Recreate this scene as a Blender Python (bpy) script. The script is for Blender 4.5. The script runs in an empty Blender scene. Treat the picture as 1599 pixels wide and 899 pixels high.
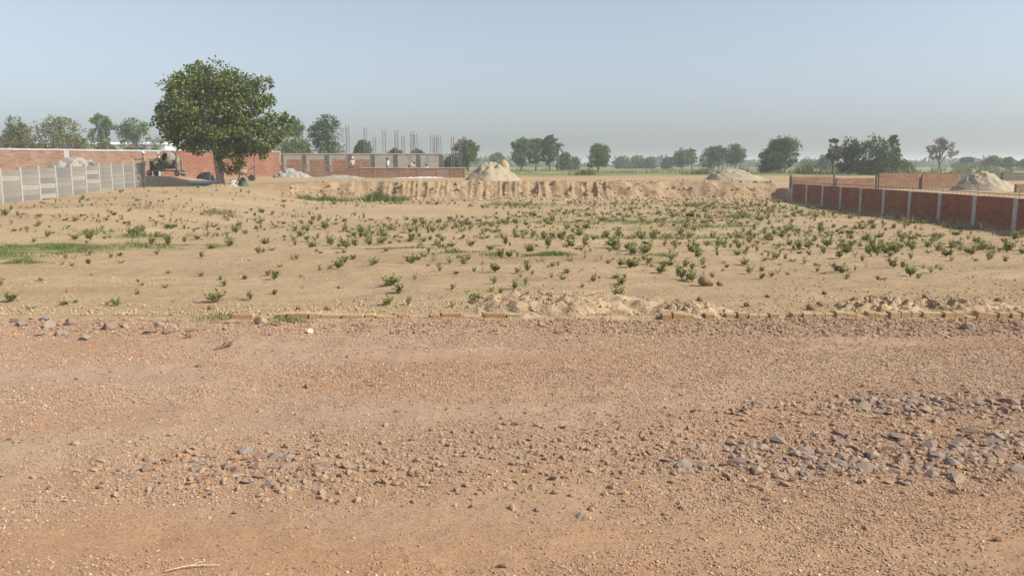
import bpy, bmesh, math, random
import numpy as np
from mathutils import Vector, Matrix, Euler
R = math.radians
random.seed(7)
rng = np.random.default_rng(11)
sc = bpy.context.scene
COL = sc.collection

# ------------------------------------------------------------------ camera
cam = bpy.data.cameras.new('camera')
cam.sensor_width = 36.0
cam.lens = 28.26
cam.clip_start = 0.05
cam.clip_end = 6000
cam_o = bpy.data.objects.new('camera', cam)
COL.objects.link(cam_o)
cam_o.location = (0, 0, 1.6)
cam_o.rotation_euler = (R(90 - 8.68), 0, 0)
sc.camera = cam_o

# ------------------------------------------------------------------ sky, sun, exposure
SUN_EL, SUN_AZ = 39.0, 105.0          # azimuth clockwise from +Y
world = bpy.data.worlds.new('World')
sc.world = world
world.use_nodes = True
wn = world.node_tree
sky = wn.nodes.new('ShaderNodeTexSky')
sky.sky_type = 'NISHITA'
sky.sun_disc = False
sky.sun_elevation = R(SUN_EL)
sky.sun_rotation = R(SUN_AZ)
sky.altitude = 200
sky.air_density = 1.0
sky.dust_density = 2.0
sky.ozone_density = 6
bg = wn.nodes['Background']
bg.inputs['Strength'].default_value = .096
pale = wn.nodes.new('ShaderNodeHueSaturation')            # dusty air takes most of the blue out of the whole sky
pale.inputs['Saturation'].default_value = 0.5
wn.links.new(sky.outputs[0], pale.inputs['Color'])
wn.links.new(pale.outputs[0], bg.inputs['Color'])
sl = bpy.data.lights.new('sun', 'SUN')
sl.energy = 3.75
sl.angle = R(0.9)
sl.color = (1.0, 0.93, 0.82)
so = bpy.data.objects.new('sun', sl)
COL.objects.link(so)
sd = Vector((math.sin(R(SUN_AZ)) * math.cos(R(SUN_EL)), math.cos(R(SUN_AZ)) * math.cos(R(SUN_EL)), math.sin(R(SUN_EL))))
so.rotation_euler = sd.to_track_quat('Z', 'Y').to_euler()
so.location = sd * 60
sc.view_settings.view_transform = 'Standard'
sc.view_settings.look = 'None'
sc.view_settings.gamma = 1.0
sc.view_settings.exposure = 0.7
sc.cycles.volume_bounces = 1
sc.cycles.max_bounces = 6

# ------------------------------------------------------------------ helpers
def tag(o, label=None, cat=None, group=None, kind=None):
    if label: o['label'] = label
    if cat: o['category'] = cat
    if group: o['group'] = group
    if kind: o['kind'] = kind
    return o

def link(o, parent=None):
    COL.objects.link(o)
    if parent: o.parent = parent
    return o

def empty(name, loc=(0, 0, 0), rz=0.0):
    o = bpy.data.objects.new(name, None)
    o.empty_display_size = 0.2
    o.location = loc
    o.rotation_euler = (0, 0, rz)
    return link(o)

def mesh_np(name, V, F, smooth=False):
    """V (n,3) array, F (m,k) int array of one polygon size"""
    V = np.asarray(V, np.float32); F = np.asarray(F, np.int32)
    me = bpy.data.meshes.new(name)
    k = F.shape[1]
    me.vertices.add(len(V)); me.vertices.foreach_set('co', V.ravel())
    me.loops.add(F.size); me.loops.foreach_set('vertex_index', F.ravel())
    me.polygons.add(len(F)); me.polygons.foreach_set('loop_start', np.arange(0, F.size, k, dtype=np.int32))
    me.update(calc_edges=True)
    if smooth: me.polygons.foreach_set('use_smooth', np.ones(len(F), bool))
    return me

def obj(name, me, mat=None, parent=None, loc=None, rot=None, scale=None):
    o = bpy.data.objects.new(name, me)
    if mat is not None:
        if len(me.materials) == 0: me.materials.append(mat)
    if loc is not None: o.location = loc
    if rot is not None: o.rotation_euler = rot
    if scale is not None: o.scale = scale
    return link(o, parent)

class MB:
    def __init__(s): s.v = []; s.f = []
    def add(s, V, F):
        n = len(s.v); s.v += [tuple(p) for p in V]; s.f += [tuple(i + n for i in q) for q in F]; return s
    def box(s, x0, x1, y0, y1, z0, z1, M=None):
        V = [Vector(p) for p in ((x0,y0,z0),(x1,y0,z0),(x1,y1,z0),(x0,y1,z0),(x0,y0,z1),(x1,y0,z1),(x1,y1,z1),(x0,y1,z1))]
        if M is not None: V = [M @ p for p in V]
        return s.add(V, [(3,2,1,0),(4,5,6,7),(0,1,5,4),(1,2,6,5),(2,3,7,6),(3,0,4,7)])
    def tube(s, pts, rad, n=6, cap=True):
        pts = [Vector(p) for p in pts]; V = []; F = []
        rr = rad if isinstance(rad, (list, tuple)) else [rad] * len(pts)
        for i, p in enumerate(pts):
            d = (pts[min(i+1, len(pts)-1)] - pts[max(i-1, 0)]).normalized()
            a = d.cross(Vector((0, 0, 1)) if abs(d.z) < 0.95 else Vector((1, 0, 0))).normalized(); b = d.cross(a)
            for k in range(n):
                t = 2 * math.pi * k / n
                V.append(p + (a * math.cos(t) + b * math.sin(t)) * rr[i])
        for i in range(len(pts) - 1):
            for k in range(n):
                F.append((i*n+k, i*n+(k+1) % n, (i+1)*n+(k+1) % n, (i+1)*n+k))
        if cap: F.append(tuple(range(n))[::-1]); F.append(tuple((len(pts)-1)*n+k for k in range(n)))
        return s.add(V, F)
    def lathe(s, prof, n=20, M=None, cap=True):
        V = []; F = []
        for r, z in prof:
            for k in range(n):
                t = 2 * math.pi * k / n; p = Vector((r * math.cos(t), r * math.sin(t), z)); V.append(M @ p if M is not None else p)
        for i in range(len(prof) - 1):
            for k in range(n): F.append((i*n+k, i*n+(k+1) % n, (i+1)*n+(k+1) % n, (i+1)*n+k))
        if cap: F.append(tuple(range(n))[::-1])
        return s.add(V, F)
    def mesh(s, name, smooth=False):
        me = bpy.data.meshes.new(name); me.from_pydata([tuple(p) for p in s.v], [], s.f)
        if smooth: me.polygons.foreach_set('use_smooth', [True] * len(me.polygons))
        me.update(); return me
    def build(s, name, mat, parent=None, smooth=False, bevel=0.0, loc=None, rot=None):
        me = s.mesh(name, smooth)
        if bevel:
            bm = bmesh.new(); bm.from_mesh(me)
            bmesh.ops.bevel(bm, geom=list(bm.edges), offset=bevel, segments=1, affect='EDGES'); bm.to_mesh(me); bm.free()
        return obj(name, me, mat, parent, loc, rot)

def copy_tree(o, parent=None):
    c = o.copy(); COL.objects.link(c); c.parent = parent
    for ch in list(o.children): copy_tree(ch, c)
    return c

def vnoise(x, y, seed=0):
    x = np.asarray(x, float); y = np.asarray(y, float)
    ix = np.floor(x).astype(np.int64); iy = np.floor(y).astype(np.int64)
    fx = x - ix; fy = y - iy
    fx = fx * fx * (3 - 2 * fx); fy = fy * fy * (3 - 2 * fy)
    def h(a, b):
        n = (a * 374761393 + b * 668265263 + seed * 974634777) & 0xFFFFFFFF
        n = ((n ^ (n >> 13)) * 1274126177) & 0xFFFFFFFF
        return ((n ^ (n >> 16)) & 0xFFFF) / 65535.0
    return (h(ix, iy) * (1 - fx) + h(ix + 1, iy) * fx) * (1 - fy) + (h(ix, iy + 1) * (1 - fx) + h(ix + 1, iy + 1) * fx) * fy - 0.5

def fbm(x, y, seed=0, oct=4, gain=0.5):
    a = 1.0; t = 0
    for i in range(oct):
        t = t + a * vnoise(x, y, seed + i * 17); x = x * 2.03 + 3.1; y = y * 2.03 + 1.7; a *= gain
    return t

def sstep(a, b, x):
    t = np.clip((x - a) / (b - a), 0, 1); return t * t * (3 - 2 * t)

# ------------------------------------------------------------------ materials
def nodes(name):
    m = bpy.data.materials.new(name); m.use_nodes = True
    nt = m.node_tree; b = nt.nodes['Principled BSDF']
    b.inputs['Specular IOR Level'].default_value = 0.2
    return m, nt, b

def N(nt, t, **kw):
    n = nt.nodes.new(t)
    for k, v in kw.items(): setattr(n, k, v)
    return n

def ramp(nt, stops, fac):
    r = nt.nodes.new('ShaderNodeValToRGB'); e = r.color_ramp.elements
    while len(e) < len(stops): e.new(0.5)
    for i, (p, c) in enumerate(stops): e[i].position = p; e[i].color = (*c, 1)
    nt.links.new(fac, r.inputs[0]); return r.outputs[0]

def noise(nt, scale, detail=4, rough=0.55, vec=None, dist=0.0):
    n = nt.nodes.new('ShaderNodeTexNoise'); n.inputs['Scale'].default_value = scale
    n.inputs['Detail'].default_value = detail; n.inputs['Roughness'].default_value = rough; n.inputs['Distortion'].default_value = dist
    if vec is not None: nt.links.new(vec, n.inputs['Vector'])
    return n.outputs[0]

def mixc(nt, fac, a, b, mode='MIX'):
    m = nt.nodes.new('ShaderNodeMix'); m.data_type = 'RGBA'; m.blend_type = mode
    for s, v in ((m.inputs[0], fac), (m.inputs[6], a), (m.inputs[7], b)):
        if hasattr(v, 'is_output'): nt.links.new(v, s)
        elif isinstance(v, (int, float)): s.default_value = v
        else: s.default_value = (*v, 1)
    return m.outputs[2]

def maprange(nt, v, a, b, c=0.0, d=1.0):
    m = nt.nodes.new('ShaderNodeMapRange'); m.inputs[1].default_value = a; m.inputs[2].default_value = b
    m.inputs[3].default_value = c; m.inputs[4].default_value = d; nt.links.new(v, m.inputs[0]); return m.outputs[0]

def math_(nt, op, a, b):
    m = nt.nodes.new('ShaderNodeMath'); m.operation = op
    for s, v in ((m.inputs[0], a), (m.inputs[1], b)):
        if hasattr(v, 'is_output'): nt.links.new(v, s)
        else: s.default_value = v
    return m.outputs[0]

def bump(nt, b, h, strength=0.5, dist=0.02):
    n = nt.nodes.new('ShaderNodeBump'); n.inputs['Strength'].default_value = strength; n.inputs['Distance'].default_value = dist
    nt.links.new(h, n.inputs['Height']); nt.links.new(n.outputs[0], b.inputs['Normal'])

def coords(nt): return nt.nodes.new('ShaderNodeTexCoord').outputs['Object']

def mottled(name, c1, c2, scale=6.0, rough=0.9, bs=30.0, bst=0.4, bd=0.01, metallic=0.0, c3=None):
    m, nt, b = nodes(name); v = coords(nt)
    n1 = noise(nt, scale, 5, 0.6, v)
    st = [(0.3, c1), (0.7, c2)] if c3 is None else [(0.28, c1), (0.5, c2), (0.72, c3)]
    nt.links.new(ramp(nt, st, n1), b.inputs['Base Color'])
    b.inputs['Roughness'].default_value = rough; b.inputs['Metallic'].default_value = metallic
    bump(nt, b, noise(nt, bs, 4, 0.6, v), bst, bd)
    return m

def island(name, cols, rough=0.8, trans=0.0, objrand=False, jit=None, bs=0):
    """colour per separate piece (leaf, stone) by random"""
    m, nt, b = nodes(name)
    if objrand: rnd = nt.nodes.new('ShaderNodeObjectInfo').outputs['Random']
    else: rnd = nt.nodes.new('ShaderNodeNewGeometry').outputs['Random Per Island']
    k = len(cols)
    c = ramp(nt, [((i + 0.5) / k, q) for i, q in enumerate(cols)], rnd)
    if jit:
        c = mixc(nt, 0.55, c, ramp(nt, [(0.3, (0.55,)*3), (0.7, (1.25,)*3)], noise(nt, jit, 3, 0.6, coords(nt))), 'MULTIPLY')
    nt.links.new(c, b.inputs['Base Color']); b.inputs['Roughness'].default_value = rough
    if bs: bump(nt, b, noise(nt, bs, 4, 0.6, coords(nt)), 0.5, 0.004)
    if trans:
        t = nt.nodes.new('ShaderNodeBsdfTranslucent'); nt.links.new(c, t.inputs['Color'])
        mx = nt.nodes.new('ShaderNodeMixShader'); mx.inputs[0].default_value = trans
        nt.links.new(b.outputs[0], mx.inputs[1]); nt.links.new(t.outputs[0], mx.inputs[2])
        nt.links.new(mx.outputs[0], nt.nodes['Material Output'].inputs['Surface'])
    return m

def brick_mat(name, ca, cb, mortar, dust, dustamt=0.3):
    m, nt, b = nodes(name); v = coords(nt)
    s = nt.nodes.new('ShaderNodeSeparateXYZ'); nt.links.new(v, s.inputs[0])
    cmb = nt.nodes.new('ShaderNodeCombineXYZ'); nt.links.new(math_(nt, 'ADD', s.outputs[0], s.outputs[1]), cmb.inputs[0]); nt.links.new(s.outputs[2], cmb.inputs[1])
    br = nt.nodes.new('ShaderNodeTexBrick'); nt.links.new(cmb.outputs[0], br.inputs['Vector'])
    br.inputs['Color1'].default_value = (*ca, 1); br.inputs['Color2'].default_value = (*cb, 1); br.inputs['Mortar'].default_value = (*mortar, 1)
    br.inputs['Scale'].default_value = 1.0; br.inputs['Brick Width'].default_value = 0.24; br.inputs['Row Height'].default_value = 0.085
    br.inputs['Mortar Size'].default_value = 0.009; br.inputs['Bias'].default_value = 0.1
    c = mixc(nt, 0.5, br.outputs['Color'], ramp(nt, [(0.3, (0.6,)*3), (0.7, (1.3,)*3)], noise(nt, 7, 5, 0.65, v)), 'MULTIPLY')
    n2 = maprange(nt, noise(nt, 0.9, 5, 0.65, v), 0.42, 0.7)
    c = mixc(nt, math_(nt, 'MULTIPLY', n2, dustamt), c, dust)
    mp = nt.nodes.new('ShaderNodeMapping'); mp.inputs['Scale'].default_value = (1.3, 1.3, 5.0); nt.links.new(v, mp.inputs[0])
    c = mixc(nt, 0.6, c, ramp(nt, [(0.3, (0.5, 0.47, 0.46)), (0.5, (0.95,)*3), (0.72, (1.35, 1.36, 1.4))], noise(nt, 1.6, 6, 0.7, mp.outputs[0])), 'MULTIPLY')
    c = mixc(nt, math_(nt, 'MULTIPLY', maprange(nt, math_(nt, 'ADD', s.outputs[2], math_(nt, 'MULTIPLY', noise(nt, 2.5, 5, 0.7, v), -0.7)), 0.05, -0.25), 0.6), c, (0.36, 0.26, 0.16))
    nt.links.new(c, b.inputs['Base Color']); b.inputs['Roughness'].default_value = 0.95
    bump(nt, b, math_(nt, 'SUBTRACT', noise(nt, 25, 3, 0.6, v), br.outputs['Fac']), 0.8, 0.012)
    return m

# ground
def ground_mat():
    m, nt, b = nodes('sandy_soil'); v = coords(nt)
    s = nt.nodes.new('ShaderNodeSeparateXYZ'); nt.links.new(v, s.inputs[0])
    mp = nt.nodes.new('ShaderNodeMapping'); mp.inputs['Scale'].default_value = (0.35, 1.0, 1.0); nt.links.new(v, mp.inputs[0]); vs = mp.outputs[0]
    c = ramp(nt, [(0.25, (0.32, 0.225, 0.128)), (0.5, (0.385, 0.28, 0.165)), (0.78, (0.455, 0.345, 0.215))], noise(nt, 0.35, 6, 0.6, vs, 0.4))
    c = mixc(nt, 0.45, c, ramp(nt, [(0.3, (0.72, 0.70, 0.68)), (0.68, (1.15, 1.15, 1.15))], noise(nt, 3.5, 6, 0.65, vs)), 'MULTIPLY')
    c = mixc(nt, 0.35, c, ramp(nt, [(0.35, (0.7,)*3), (0.65, (1.15,)*3)], noise(nt, 45, 4, 0.7, v)), 'MULTIPLY')
    # faint dry grassy tint over parts of the plot
    gz = maprange(nt, noise(nt, 0.22, 5, 0.6, vs), 0.52, 0.72)
    fy = math_(nt, 'MULTIPLY', maprange(nt, s.outputs[1], 14, 26), maprange(nt, s.outputs[1], 56, 50))
    c = mixc(nt, math_(nt, 'MULTIPLY', math_(nt, 'MULTIPLY', gz, fy), 0.35), c, (0.27, 0.24, 0.12))
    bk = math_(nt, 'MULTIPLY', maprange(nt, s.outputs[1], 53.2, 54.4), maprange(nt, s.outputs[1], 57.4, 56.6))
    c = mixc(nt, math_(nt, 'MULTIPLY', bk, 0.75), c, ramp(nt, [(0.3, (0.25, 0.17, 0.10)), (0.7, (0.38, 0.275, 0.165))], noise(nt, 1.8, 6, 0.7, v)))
    # farmland beyond the building plots: stubble and green strips
    mp2 = nt.nodes.new('ShaderNodeMapping'); mp2.inputs['Scale'].default_value = (0.012, 0.06, 1.0); nt.links.new(v, mp2.inputs[0])
    fn = noise(nt, 1.0, 5, 0.6, mp2.outputs[0])
    fc = ramp(nt, [(0.36, (0.36, 0.27, 0.15)), (0.47, (0.23, 0.21, 0.09)), (0.55, (0.13, 0.17, 0.06)), (0.66, (0.30, 0.25, 0.13))], fn)
    fc = mixc(nt, 0.5, fc, ramp(nt, [(0.3, (0.6,)*3), (0.7, (1.2,)*3)], noise(nt, 0.8, 6, 0.7, v)), 'MULTIPLY')
    far = maprange(nt, math_(nt, 'ADD', s.outputs[1], math_(nt, 'MULTIPLY', noise(nt, 0.06, 4, 0.6, v), 40)), 96, 112)
    c = mixc(nt, far, c, fc)
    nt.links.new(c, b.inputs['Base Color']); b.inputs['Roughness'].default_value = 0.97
    b.inputs['Specular IOR Level'].default_value = 0.1
    h = math_(nt, 'ADD', noise(nt, 9, 6, 0.65, v), math_(nt, 'MULTIPLY', noise(nt, 60, 4, 0.65, v), 0.35))
    bump(nt, b, h, 0.75, 0.06)
    return m

def road_mat():
    m, nt, b = nodes('gravel_bed'); v = coords(nt)
    mp = nt.nodes.new('ShaderNodeMapping'); mp.inputs['Scale'].default_value = (0.45, 1.3, 1.0); nt.links.new(v, mp.inputs[0]); vs = mp.outputs[0]
    s = nt.nodes.new('ShaderNodeSeparateXYZ'); nt.links.new(v, s.inputs[0])
    c = ramp(nt, [(0.3, (0.335, 0.212, 0.137)), (0.5, (0.36, 0.254, 0.174)), (0.7, (0.375, 0.284, 0.193))], noise(nt, 0.7, 5, 0.6, vs, 0.3))
    o = maprange(nt, noise(nt, 0.9, 4, 0.6, vs), 0.5, 0.7)
    c = mixc(nt, math_(nt, 'MULTIPLY', o, 0.6), c, (0.36, 0.20, 0.10))
    c = mixc(nt, math_(nt, 'MULTIPLY', maprange(nt, s.outputs[1], 7.3, 8.3), 0.75), c, (0.375, 0.27, 0.17))
    c = mixc(nt, math_(nt, 'MULTIPLY', maprange(nt, math_(nt, 'ADD', s.outputs[1], math_(nt, 'MULTIPLY', noise(nt, 1.1, 5, 0.6, vs), 1.6)), 5.2, 3.6), 0.6), c, (0.37, 0.208, 0.10))
    vo = nt.nodes.new('ShaderNodeTexVoronoi'); vo.inputs['Scale'].default_value = 95; nt.links.new(v, vo.inputs['Vector'])
    gr = ramp(nt, [(0.1, (0.55, 0.5, 0.5)), (0.45, (0.95, 0.92, 0.9)), (0.9, (1.35, 1.3, 1.25))], vo.outputs['Color'])
    c = mixc(nt, 0.45, c, gr, 'MULTIPLY')
    nt.links.new(c, b.inputs['Base Color']); b.inputs['Roughness'].default_value = 0.95
    b.inputs['Specular IOR Level'].default_value = 0.15
    bump(nt, b, noise(nt, 60, 8, 0.8, v), 0.6, 0.012)
    return m

MAT = {}
MAT['soil'] = ground_mat()
MAT['road'] = road_mat()
MAT['earth'] = mottled('loose_earth', (0.315, 0.222, 0.13), (0.435, 0.325, 0.202), 4, 0.97, 28, 0.9, 0.03)
MAT['clod'] = mottled('dry_clod', (0.32, 0.215, 0.118), (0.42, 0.30, 0.17), 14, 0.97, 45, 0.9, 0.02)
MAT['sand'] = mottled('pale_sand', (0.29, 0.238, 0.165), (0.375, 0.315, 0.225), 2.5, 0.97, 20, 0.8, 0.03)
MAT['sand_brown'] = mottled('brown_sand', (0.32, 0.24, 0.145), (0.41, 0.315, 0.20), 2.5, 0.97, 20, 0.7, 0.03)
MAT['rubble'] = mottled('grey_rubble', (0.26, 0.23, 0.20), (0.40, 0.37, 0.33), 5, 0.95, 12, 1.0, 0.06)
MAT['brick_deep'] = brick_mat('red_brick', (0.34, 0.105, 0.052), (0.26, 0.075, 0.038), (0.27, 0.155, 0.105), (0.36, 0.21, 0.14), 0.3)  # deep red base colour of the right wall's bricks
MAT['brick'] = brick_mat('orange_brick', (0.34, 0.185, 0.122), (0.28, 0.145, 0.092), (0.33, 0.26, 0.20), (0.38, 0.285, 0.215), 0.65)
MAT['brick_red'] = brick_mat('dark_red_brick', (0.33, 0.135, 0.08), (0.25, 0.095, 0.055), (0.30, 0.21, 0.16), (0.36, 0.24, 0.17), 0.4)  # redder and darker than the orange brick of the long wall
MAT['brick_pale'] = brick_mat('pale_brick', (0.40, 0.215, 0.13), (0.34, 0.165, 0.095), (0.38, 0.29, 0.21), (0.43, 0.31, 0.21), 0.5)
MAT['kerb'] = island('kerb_brick', [(0.42, 0.30, 0.17), (0.40, 0.27, 0.145), (0.44, 0.325, 0.19), (0.37, 0.235, 0.125)], 0.95, objrand=True, jit=30, bs=90)
MAT['concrete'] = mottled('concrete', (0.36, 0.35, 0.32), (0.50, 0.48, 0.44), 3, 0.9, 40, 0.3, 0.01)
MAT['plaster'] = mottled('grey_plaster', (0.27, 0.25, 0.22), (0.42, 0.38, 0.33), 1.2, 0.92, 15, 0.4, 0.02, c3=(0.45, 0.36, 0.29))
MAT['dark_post'] = mottled('dark_concrete', (0.10, 0.095, 0.085), (0.19, 0.175, 0.155), 4, 0.9)
MAT['plank'] = [mottled('precast_%d' % i, tuple(0.86 * q for q in c), tuple(min(1, 1.12 * q) for q in c), 2.2, 0.9, 50, 0.3, 0.008)
                for i, c in enumerate([(0.20, 0.192, 0.178), (0.235, 0.222, 0.20), (0.30, 0.28, 0.245), (0.22, 0.20, 0.17), (0.175, 0.17, 0.16)])]
MAT['post'] = mottled('precast_post', (0.30, 0.285, 0.25), (0.37, 0.35, 0.305), 5, 0.9, 50, 0.3, 0.008)
MAT['rust'] = mottled('rusty_steel', (0.10, 0.055, 0.04), (0.19, 0.10, 0.065), 20, 0.8, 60, 0.3, 0.003)
MAT['steel'] = mottled('bare_steel', (0.14, 0.12, 0.115), (0.22, 0.19, 0.18), 20, 0.7)
MAT['bark'] = mottled('pale_bark', (0.24, 0.19, 0.14), (0.42, 0.35, 0.27), 5, 0.95, 14, 0.9, 0.05)
MAT['bark_dark'] = mottled('dark_bark', (0.10, 0.08, 0.06), (0.18, 0.145, 0.11), 5, 0.95, 14, 0.9, 0.05)
MAT['leaf'] = island('leaf_green', [(0.0743, 0.1105, 0.024), (0.108, 0.1495, 0.0336), (0.1418, 0.1885, 0.0432), (0.189, 0.2275, 0.06)], 0.55, 0.22)
MAT['leaf_olive'] = island('leaf_olive', [(0.1071, 0.121, 0.0366), (0.1512, 0.1613, 0.047), (0.189, 0.1949, 0.0627)], 0.7, 0.25)
MAT['leaf_dark'] = island('leaf_dark', [(0.0441, 0.0806, 0.023), (0.0693, 0.1142, 0.0314), (0.0945, 0.1478, 0.0418)], 0.7, 0.2)
MAT['leaf_mid'] = island('leaf_mid', [(0.0756, 0.1277, 0.0314), (0.1071, 0.168, 0.0418), (0.1386, 0.2016, 0.0575)], 0.7, 0.25)
MAT['leaf_brown'] = island('leaf_brown', [(0.156, 0.102, 0.066), (0.216, 0.15, 0.099), (0.132, 0.12, 0.066)], 0.8, 0.2)
MAT['weed'] = island('weed_leaf', [(0.1647, 0.1865, 0.0602), (0.2195, 0.2398, 0.0792), (0.2744, 0.2753, 0.1027), (0.3512, 0.3107, 0.1344)], 0.7, 0.2)
MAT['weed_dry'] = island('dry_weed_leaf', [(0.234, 0.1854, 0.0994), (0.3042, 0.2392, 0.1287), (0.1989, 0.1794, 0.0819)], 0.8, 0.2)
MAT['grass'] = island('grass_blade', [(0.12, 0.174, 0.048), (0.156, 0.21, 0.06), (0.204, 0.24, 0.084), (0.264, 0.264, 0.12)], 0.7, 0.25)
MAT['stone'] = island('broken_stone', [(0.2605, 0.1836, 0.1374), (0.3158, 0.2372, 0.1743), (0.2132, 0.1454, 0.115), (0.2921, 0.2372, 0.1929), (0.3474, 0.2525, 0.1743), (0.2448, 0.2104, 0.1818), (0.2763, 0.1722, 0.1261)], 0.85, objrand=True, jit=25, bs=120)
MAT['pebble'] = island('gravel_chip', [(0.3572, 0.2147, 0.1293), (0.3978, 0.2685, 0.1662), (0.3166, 0.1917, 0.1256), (0.4303, 0.2991, 0.1847), (0.3735, 0.23, 0.1442), (0.3248, 0.2453, 0.192), (0.3897, 0.2071, 0.0997), (0.2354, 0.1457, 0.1035), (0.5196, 0.3988, 0.288)], 0.85, objrand=True)
MAT['straw'] = mottled('straw', (0.34, 0.24, 0.12), (0.46, 0.34, 0.18), 8, 0.95, 40, 0.9, 0.05)
MAT['white_paint'] = mottled('white_paint', (0.66, 0.66, 0.65), (0.76, 0.76, 0.75), 2, 0.7)
MAT['blue_roof'] = mottled('blue_sheet', (0.10, 0.22, 0.42), (0.13, 0.27, 0.48), 2, 0.5)
MAT['glass'] = mottled('dark_glass', (0.03, 0.035, 0.04), (0.05, 0.055, 0.06), 2, 0.15)
MAT['mixer'] = mottled('cement_caked_steel', (0.19, 0.17, 0.14), (0.28, 0.255, 0.215), 6, 0.85, 25, 0.6, 0.02)
MAT['mixer_dark'] = mottled('oily_steel', (0.05, 0.045, 0.04), (0.10, 0.085, 0.07), 8, 0.6)
MAT['yellow'] = mottled('faded_yellow_hood', (0.46, 0.37, 0.19), (0.54, 0.44, 0.25), 5, 0.7)
MAT['tyre'] = mottled('tyre_rubber', (0.05, 0.045, 0.038), (0.11, 0.095, 0.075), 9, 0.85)
MAT['skin'] = mottled('skin', (0.17, 0.095, 0.06), (0.20, 0.115, 0.075), 6, 0.6)
MAT['shirt'] = mottled('white_shirt', (0.62, 0.60, 0.57), (0.70, 0.68, 0.65), 5, 0.9)
MAT['shirt_tan'] = mottled('tan_shirt', (0.40, 0.33, 0.25), (0.47, 0.39, 0.30), 5, 0.9)
MAT['trousers'] = mottled('dark_trousers', (0.06, 0.055, 0.06), (0.10, 0.09, 0.095), 5, 0.9)
MAT['trousers_grey'] = mottled('grey_trousers', (0.22, 0.21, 0.20), (0.28, 0.27, 0.26), 5, 0.9)
MAT['pvc'] = mottled('pale_blue_pipe', (0.42, 0.55, 0.63), (0.52, 0.63, 0.68), 3, 0.45)
MAT['tarp'] = mottled('black_sheet', (0.02, 0.02, 0.025), (0.05, 0.05, 0.055), 5, 0.55)
MAT['green_tarp'] = mottled('green_sheet', (0.05, 0.09, 0.06), (0.09, 0.13, 0.085), 5, 0.6)
MAT['sack'] = mottled('white_sack', (0.60, 0.57, 0.52), (0.74, 0.71, 0.66), 6, 0.9)
MAT['cream'] = mottled('cream_quartz', (0.46, 0.38, 0.27), (0.58, 0.50, 0.38), 20, 0.7)
MAT['plastic'] = mottled('pale_blue_plastic', (0.30, 0.36, 0.44), (0.45, 0.50, 0.55), 9, 0.4)
MAT['straw_twig'] = mottled('dry_twig', (0.55, 0.43, 0.25), (0.66, 0.54, 0.34), 9, 0.8)

# ------------------------------------------------------------------ terrain
WALL_X = 18.0
def H(X, Y):
    X = np.asarray(X, float); Y = np.asarray(Y, float)
    zf = np.interp(Y, [8.3, 10, 14, 20, 27, 40, 55], [.03, 0, -.13, -.42, -.72, -.8, -.68])
    zl = np.interp(Y, [8.3, 10, 14, 20, 30, 37, 54, 60, 66], [.03, 0, -.1, -.25, -.25, -.17, .2, .42, .55])
    near = sstep(8.4, 10, Y) * (1 - sstep(52, 54, Y))
    bumps = 0.11 * fbm(X / 5, Y / 3.2, 3, 3) + 0.06 * fbm(X / 1.1, Y / 0.8, 5, 3) + 0.018 * fbm(X / .25, Y / .22, 9, 2)
    up = 0.5 + 0.10 * fbm(X / 6, Y / 6, 21, 3) * sstep(57, 60, Y) * (1 - sstep(90, 130, Y))
    Yb = 54.6 + 1.6 * vnoise(X / 11, X * 0, 31) + 0.7 * vnoise(X / 3.1, X * 0, 33)
    Xw = X + 1.1 * vnoise(X / 1.9, X * 0 + .3, 49)
    rid = np.abs(vnoise(Xw / 0.58, Y / 2.5, 41)) * 2 + 0.6 * np.abs(vnoise(X / 0.33, X * 0 + 2, 43)) * 2
    s = (Y - Yb - (0.14 + 0.40 * np.clip(vnoise(X / 4.3, X * 0, 47) + .35, 0, 1)) * rid + 0.65 * fbm(X / .9, Y / .45, 45, 3) - .9 * np.clip(vnoise(X / 2.2, X * 0 + 7, 53) - .15, 0, 1)) / 1.7
    prof = np.interp(s, [-0.6, 0, 0.35, 0.5, 0.95, 1.15], [0, 0.04, 0.24, 0.45, 0.97, 1.0])
    zb = zf + (up - zf) * prof
    wl = sstep(-11, -19, X)
    z = zb * (1 - wl) + zl * wl
    z = z + bumps * (0.25 + 0.75 * near) * sstep(8.3, 9.0, Y) * (1 - sstep(90, 140, Y))
    # plot behind the right wall, held up by it
    zp = 0.05 + 0.45 * sstep(55, 64, Y) + 0.06 * fbm(X / 2, Y / 2, 51, 3) * (1 - sstep(70, 130, Y))
    wp = sstep(WALL_X + 0.03, WALL_X + 0.2, X) * sstep(8.6, 9.5, Y)
    wp = wp * (1 - sstep(64, 66, Y))
    z = z * (1 - wp) + zp * wp
    # under the road the sheet lies lower
    z = z - 0.28 * (1 - sstep(8.18, 8.36, Y))
    return z
def h1(x, y): return float(H(np.array([x]), np.array([y]))[0])

def axis(start, stops):
    """stops: list of (to, step0, growth, cap)"""
    out = [start]; d = None
    for to, d0, g, cap in stops:
        d = d0 if d0 else d
        while out[-1] < to:
            out.append(out[-1] + d); d = min(d * g, cap)
    return out
xp = axis(0, [(7, .065, 1, .065), (60, .065, 1.02, .3), (1500, .3, 1.16, 130)])
xs = np.array(sorted(set([-q for q in xp[1:]] + xp + [18.03, 18.08, 18.13, 18.2])))
ys = np.array(sorted(set([-1200, -400, -150, -60, -25, -12, -6, -2, 2, 5, 7, 7.8] + axis(8.1, [(14, .06, 1, .06), (52.5, .06, 1.012, .18), (58, .1, 1, .1), (1500, .12, 1.07, 110)]))))
GX, GY = np.meshgrid(xs, ys)
GZ = H(GX, GY)
nx, ny = len(xs), len(ys)
idx = np.arange(nx * ny).reshape(ny, nx)
GF = np.stack([idx[:-1, :-1], idx[:-1, 1:], idx[1:, 1:], idx[1:, :-1]], -1).reshape(-1, 4)
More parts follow.
